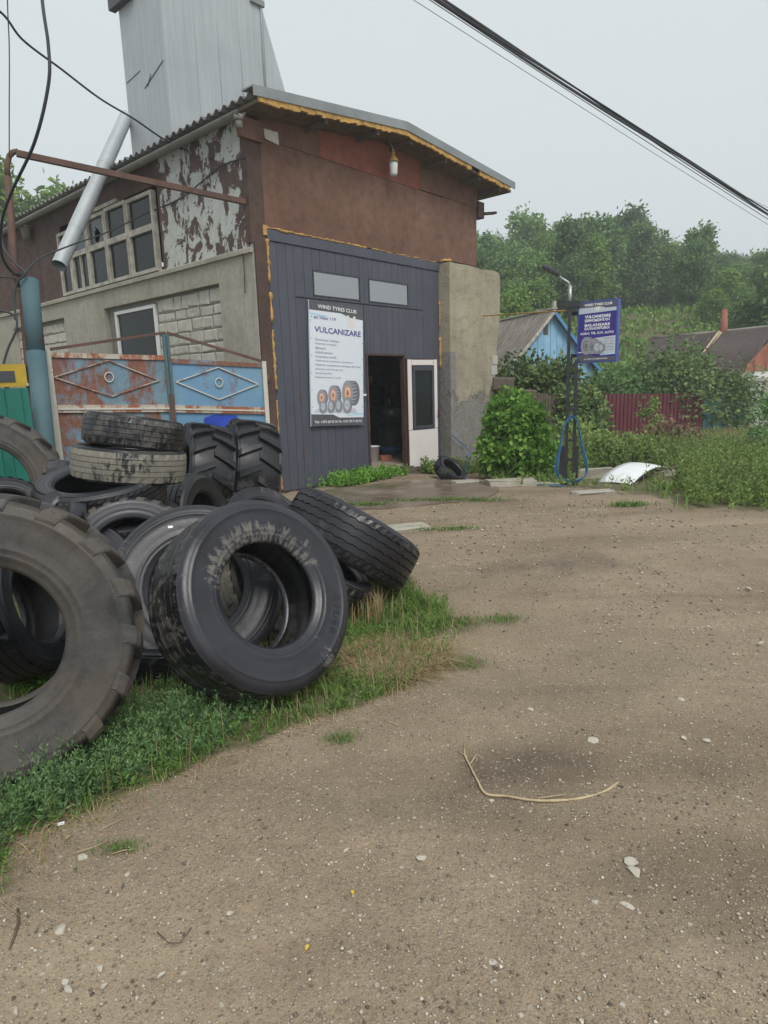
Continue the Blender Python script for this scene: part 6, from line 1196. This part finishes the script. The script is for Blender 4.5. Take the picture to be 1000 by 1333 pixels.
# concrete kerb pieces and slabs by the pole
for i, (px, py, sx, sy, sz, rz, lb) in enumerate([(665,632,0.75,0.25,0.10,0.05,'broken concrete slab edge between the vine bush and the pole'),(706,631,0.5,0.25,0.03,-0.1,'thin concrete slab at the foot of the lamp pole'),(772,622,0.8,0.2,0.18,0.12,'grey concrete beam lying right of the lamp pole'),(860,619,0.9,0.2,0.10,0.1,'low concrete beam behind the weeds at the white panel'),(772,641,0.6,0.2,0.03,0.2,'pale flat concrete piece in the grass by the pole'),(520,690,0.7,0.3,0.045,0.3,'pale slab of old concrete in the dirt before the apron'),(605,632,0.4,0.2,0.08,0.2,'concrete lump at the foot of the pier')]):
    c = gndh(px,py); b = MB(); r2 = random.Random(40+i); b.plank(-sx/2,sx/2,-sy/2,sy/2,-0.06,sz,0.015); b.v = [(p[0]+r2.uniform(-.03,.03),p[1]+r2.uniform(-.03,.03),p[2]) for p in b.v]; o = b.build('concrete_piece', M['concrete']); o.location = [float(q) for q in c]; o.rotation_euler = (0,0,rz); tag(o, lb, 'concrete')
# ---------------------------------------------------------------- stones, gravel, debris
def pebble_mesh(seed, flat_=0.6):
    r = random.Random(seed); import bmesh as bm_; b = bm_.new(); bm_.ops.create_icosphere(b, subdivisions=2, radius=1.0)
    dd = [(Vector((r.uniform(-1,1), r.uniform(-1,1), r.uniform(-1,1))).normalized(), r.uniform(0.40,0.8)) for _ in range(11)]
    for v in b.verts:
        for (n_, k_) in dd:
            t_ = v.co.dot(n_)
            if t_ > k_: v.co -= n_*(t_-k_)
        v.co.z *= flat_; v.co.x *= 1.2
    me = bpy.data.meshes.new('pebble'); b.to_mesh(me); b.free(); return me
PM = [pebble_mesh(i) for i in range(6)]
for i, me in enumerate(PM): me.materials.append(M['pebble'] if i < 4 else M['pebble_dk'])
big = [(642,1258,8,0),(620,1285,7,1),(548,1120,7,2),(823,1125,8,3),(826,1136,9,0),(776,1179,9,1),(817,1182,9,2),(774,967,7,3),(107,1118,6,0),(85,1280,7,1),(88,1290,6,2),(78,1215,9,3),(62,1212,6,0),(55,1215,6,1),(62,1197,5,2),(345,1081,5,4),(752,1152,6,4),(644,1268,8,5),(945,1252,5,0),(982,1167,5,1),(975,768,4,2),(990,838,4,3),(640,1044,4,0),(422,1217,5,1),(450,1108,4,2),(300,1190,4,3),(585,1242,4,0),(690,1220,4,1),(920,966,5,2),(890,962,5,3),(690,925,5,0),(887,912,5,1),(210,1270,5,2),(160,1157,5,5),(165,1140,4,3),(130,1262,5,0),(380,1215,4,1),(20,1318,6,2),(135,1284,5,3),(765,1300,6,0),(560,1300,6,1),(705,1310,6,2),(900,1300,5,3),(880,1268,6,0)]
for i, (px, py, rp, k) in enumerate(big):
    c = gndh(px,py); D = (MC@(np.array(c)-CAMP))[2]; s = 1.2*rp*D/FPX; o = bpy.data.objects.new('pebble', PM[k]); COL.objects.link(o); o.location = (float(c[0]),float(c[1]),float(c[2]+0.3*s)); o.scale = (s*rng.uniform(0.75,1.1),s*rng.uniform(0.65,1.0),s*rng.uniform(0.7,1.0)); o.rotation_euler = (0,0,rng.uniform(0,6.28))
    zn = 'near the lower left corner of the yard' if px < 250 else 'at the bottom of the yard, below the branch' if py > 1190 else 'out on the dirt to the right of the branch' if px > 850 else 'in the cluster below the right end of the branch' if py > 1100 and px > 700 else 'on the dirt not far from the dry branch'
    tag(o, ('pale limestone pebble ' if k < 4 else 'dark stone ')+zn, 'stone', 'pale pebbles on the dirt' if k < 4 else 'dark stones on the dirt')
# gravel: thousands of small chips, one mass
n = 110000; r = np.random.default_rng(33); yy = 1.1+10.5*r.uniform(0,1,n)**2.0; xx = r.uniform(-1,1,n)*(yy*0.66+0.4)+0.25; keep = ~inside_np(GRASS, xx, yy) & ~inside_np(YARD, xx, yy); den = vnoise(xx, yy, 0.9, 9)+0.6*vnoise(xx, yy, 2.7, 8); keep &= (den > r.uniform(-0.75,1.0,n)); vv = (xx-O[0])*SV[0]+(yy-O[1])*SV[1]; keep &= vv < -0.7
xx, yy = xx[keep], yy[keep]; n = len(xx); s = (0.0015+0.0080*r.uniform(0,1,n)**5.0)*np.clip(yy/3.5,0.8,2.0)
tmpl = np.array([(1,0,0),(0,1,0),(-1,0,0),(0,-1,0),(0.1,0.1,0.75),(0,0,-0.6)]); Vt = tmpl[None]*r.uniform(0.6,1.3,(n,6,1))*s[:,None,None]; a = r.uniform(0,6.28,n); ca, sa = np.cos(a)[:,None], np.sin(a)[:,None]; Vx = Vt[:,:,0]*ca-Vt[:,:,1]*sa; Vy = (Vt[:,:,0]*sa+Vt[:,:,1]*ca); zz = np.array([hgt(p, q_) for p, q_ in zip(xx, yy)])
nearw = np.clip((14-yy)/6,0,1)*np.clip((12-np.abs(xx))/5,0,1); zz = zz+nearw*(0.018*vnoise(xx,yy,1.3,1)+0.010*vnoise(xx,yy,3.7,2)+0.004*vnoise(xx,yy,11,3))
V = np.stack([Vx+xx[:,None], Vy+yy[:,None], Vt[:,:,2]+zz[:,None]+0.35*s[:,None]], -1).reshape(-1,3); tri = np.array([(0,1,4,4),(1,2,4,4),(2,3,4,4),(3,0,4,4)]); 
fl_ = [(0,1,4),(1,2,4),(2,3,4),(3,0,4),(1,0,5),(2,1,5),(3,2,5),(0,3,5)]; T_ = (np.arange(n)*6)[:,None,None]+np.array(fl_)[None]; T_ = T_.reshape(-1,3)
me = bpy.data.meshes.new('gravel'); me.vertices.add(len(V)); me.vertices.foreach_set('co', V.astype(np.float32).ravel()); me.loops.add(len(T_)*3); me.loops.foreach_set('vertex_index', T_.astype(np.int32).ravel()); me.polygons.add(len(T_)); me.polygons.foreach_set('loop_start', np.arange(0,len(T_)*3,3,dtype=np.int32)); me.update(calc_edges=True); me.validate()
o = obj('gravel', me, M['gravel']); stuff(o); o['label'] = 'fine pale gravel strewn over the dirt yard'; o['category'] = 'gravel'
# dry branch
def spline(P, sub):
    P = [np.array(p) for p in P]; out = []
    for i in range(len(P)-1):
        a = P[max(i-1,0)]; b_ = P[i]; c = P[i+1]; d_ = P[min(i+2,len(P)-1)]
        for k in range(sub): s = k/sub; out.append(0.5*((2*b_)+(c-a)*s+(2*a-5*b_+4*c-d_)*s*s+(3*b_-a-3*c+d_)*s**3))
    return out+[P[-1]]
G = lambda px, py, z=0.012: np.array(gndh(px,py))+np.array([0,0,z])
st = thing('dry_branch', 'long bent dry branch lying on the dirt yard', 'branch', gndh(633,1037)); s0_ = np.array(gndh(633,1037))
_bp = spline([G(q[0],q[1])-s0_ for q in ((805,1022),(785,1035),(755,1043),(720,1046),(690,1045),(660,1040),(633,1037),(622,1020),(612,1000),(605,985),(606,970))], 5); MB().tube(_bp, list(np.interp(np.linspace(0,10,len(_bp)), range(11), [0.0045,0.005,0.0052,0.0052,0.005,0.0048,0.0052,0.0042,0.0038,0.0034,0.002])*np.random.default_rng(3).uniform(0.85,1.15,len(_bp))), 7).build('stem', M['twig'], st)
MB().tube([G(608,988)-s0_,G(600,983)-s0_,G(596,980)-s0_],[0.003,0.002,0.0015],5).build('side_twig', M['twig'], st); MB().tube([G(612,998)-s0_,G(621,990,0.03)-s0_,G(630,996,0.03)-s0_],[0.003,0.0025,0.0015],5).build('side_twig', M['twig'], st); MB().tube([G(700,1043)-s0_,G(730,1041,0.02)-s0_,G(738,1040,0.02)-s0_],[0.003,0.0025,0.0015],5).build('side_twig', M['twig'], st)
tag(MB().tube([G(24,1188),G(25,1205),G(20,1222),G(13,1240)], [0.004,0.005,0.005,0.003], 6).build('dark_twig', M['twig_dk']), 'short dark twig on the dirt in the lower left corner', 'twig')
tag(MB().tube([G(205,1218),G(220,1232),G(235,1232),G(250,1212)], [0.002,0.0025,0.002,0.002], 5).build('dark_twig', M['twig_dk']), 'thin crooked twig on the dirt left of the middle', 'twig')
for k, (A_, B_, C_) in enumerate([((95,1115),(118,1110),(138,1100)),((145,1116),(160,1113),(174,1109)),((130,1085),(145,1078),(160,1070)),((560,800),(580,802),(600,806)),((655,990),(661,993),(667,990)),((500,940),(511,945),(520,948))]):
    tag(MB().tube([G(*A_),G(*B_,0.018),G(*C_)], 0.0018, 5).build('straw_stem', M['twig']), 'loose dry straw stem lying on the dirt', 'straw', 'straw stems on the dirt')
def leaf(px, py, s, lb, mat='yleaf'):
    b = MB(); b.add([(-s,0,0.003),(-s*0.3,s*0.5,0.008),(s*0.6,s*0.4,0.006),(s,0,0.003),(s*0.5,-s*0.45,0.008),(-s*0.4,-s*0.45,0.005),(0,0,0.0)], [(6,0,5),(6,5,4),(6,4,3),(6,3,2),(6,2,1),(6,1,0)]); b.tube([(-s,0,0.003),(-s*1.8,0.1*s,0.004)], 0.001, 4); o = b.build('fallen_leaf', M[mat]); c = gndh(px,py); o.location = (float(c[0]),float(c[1]),float(c[2])+0.008); o.rotation_euler = (0.1,0.1,rng.uniform(0,6.28)); tag(o, lb, 'leaf')
leaf(400,1238,0.012,'small pale yellow leaf on the dirt at the bottom centre'); leaf(459,1166,0.011,'bright yellow leaf on the dirt in the lower middle'); leaf(970,1209,0.010,'tiny yellow leaf near the lower right edge'); leaf(62,1079,0.014,'yellowed leaf at the edge of the weeds, left of the litter','twig'); leaf(88,1094,0.016,'dry tan leaf on the dirt just below the weeds','twig'); leaf(488,896,0.016,'orange dry leaf in the grass right of the front tyre','foam')
c = gndh(80,1077); o = MB().plank(-0.012,0.012,-0.006,0.006,0.0,0.006,0.002).build('litter', M['white']); o.location = (float(c[0]),float(c[1]),float(c[2])+0.012); o.rotation_euler = (0.2,0,0.4); tag(o, 'small white scrap of litter at the edge of the weeds', 'litter')
pt__ = MB().box(-0.014,0.014,-0.007,0.007,0,0.002).build('paper_tag', M['white']); pt__.location = [float(q) for q in TAGP]; pt__.rotation_mode = 'QUATERNION'; pt__.rotation_quaternion = TAGN.to_track_quat('Z','Y')
tag(pt__, 'small white tag stuck on the smooth tyre behind the front one', 'tag')
# ---------------------------------------------------------------- haze: one even box of pale air
hb_ = MB().box(-180, 180, -14, 225, -3.0, 28.0).mesh('haze'); hm_ = bpy.data.materials.new('haze_air'); hm_.use_nodes = True; hn = hm_.node_tree; hn.nodes.clear()
ho_ = hn.nodes.new('ShaderNodeOutputMaterial'); hv = hn.nodes.new('ShaderNodeVolumePrincipled'); hv.inputs['Color'].default_value = (0.95, 0.975, 0.985, 1); hv.inputs['Density'].default_value = 0.0026; hv.inputs['Anisotropy'].default_value = 0.2
hn.links.new(hv.outputs[0], ho_.inputs['Volume']); hz_ = obj('haze', hb_, hm_); stuff(hz_)
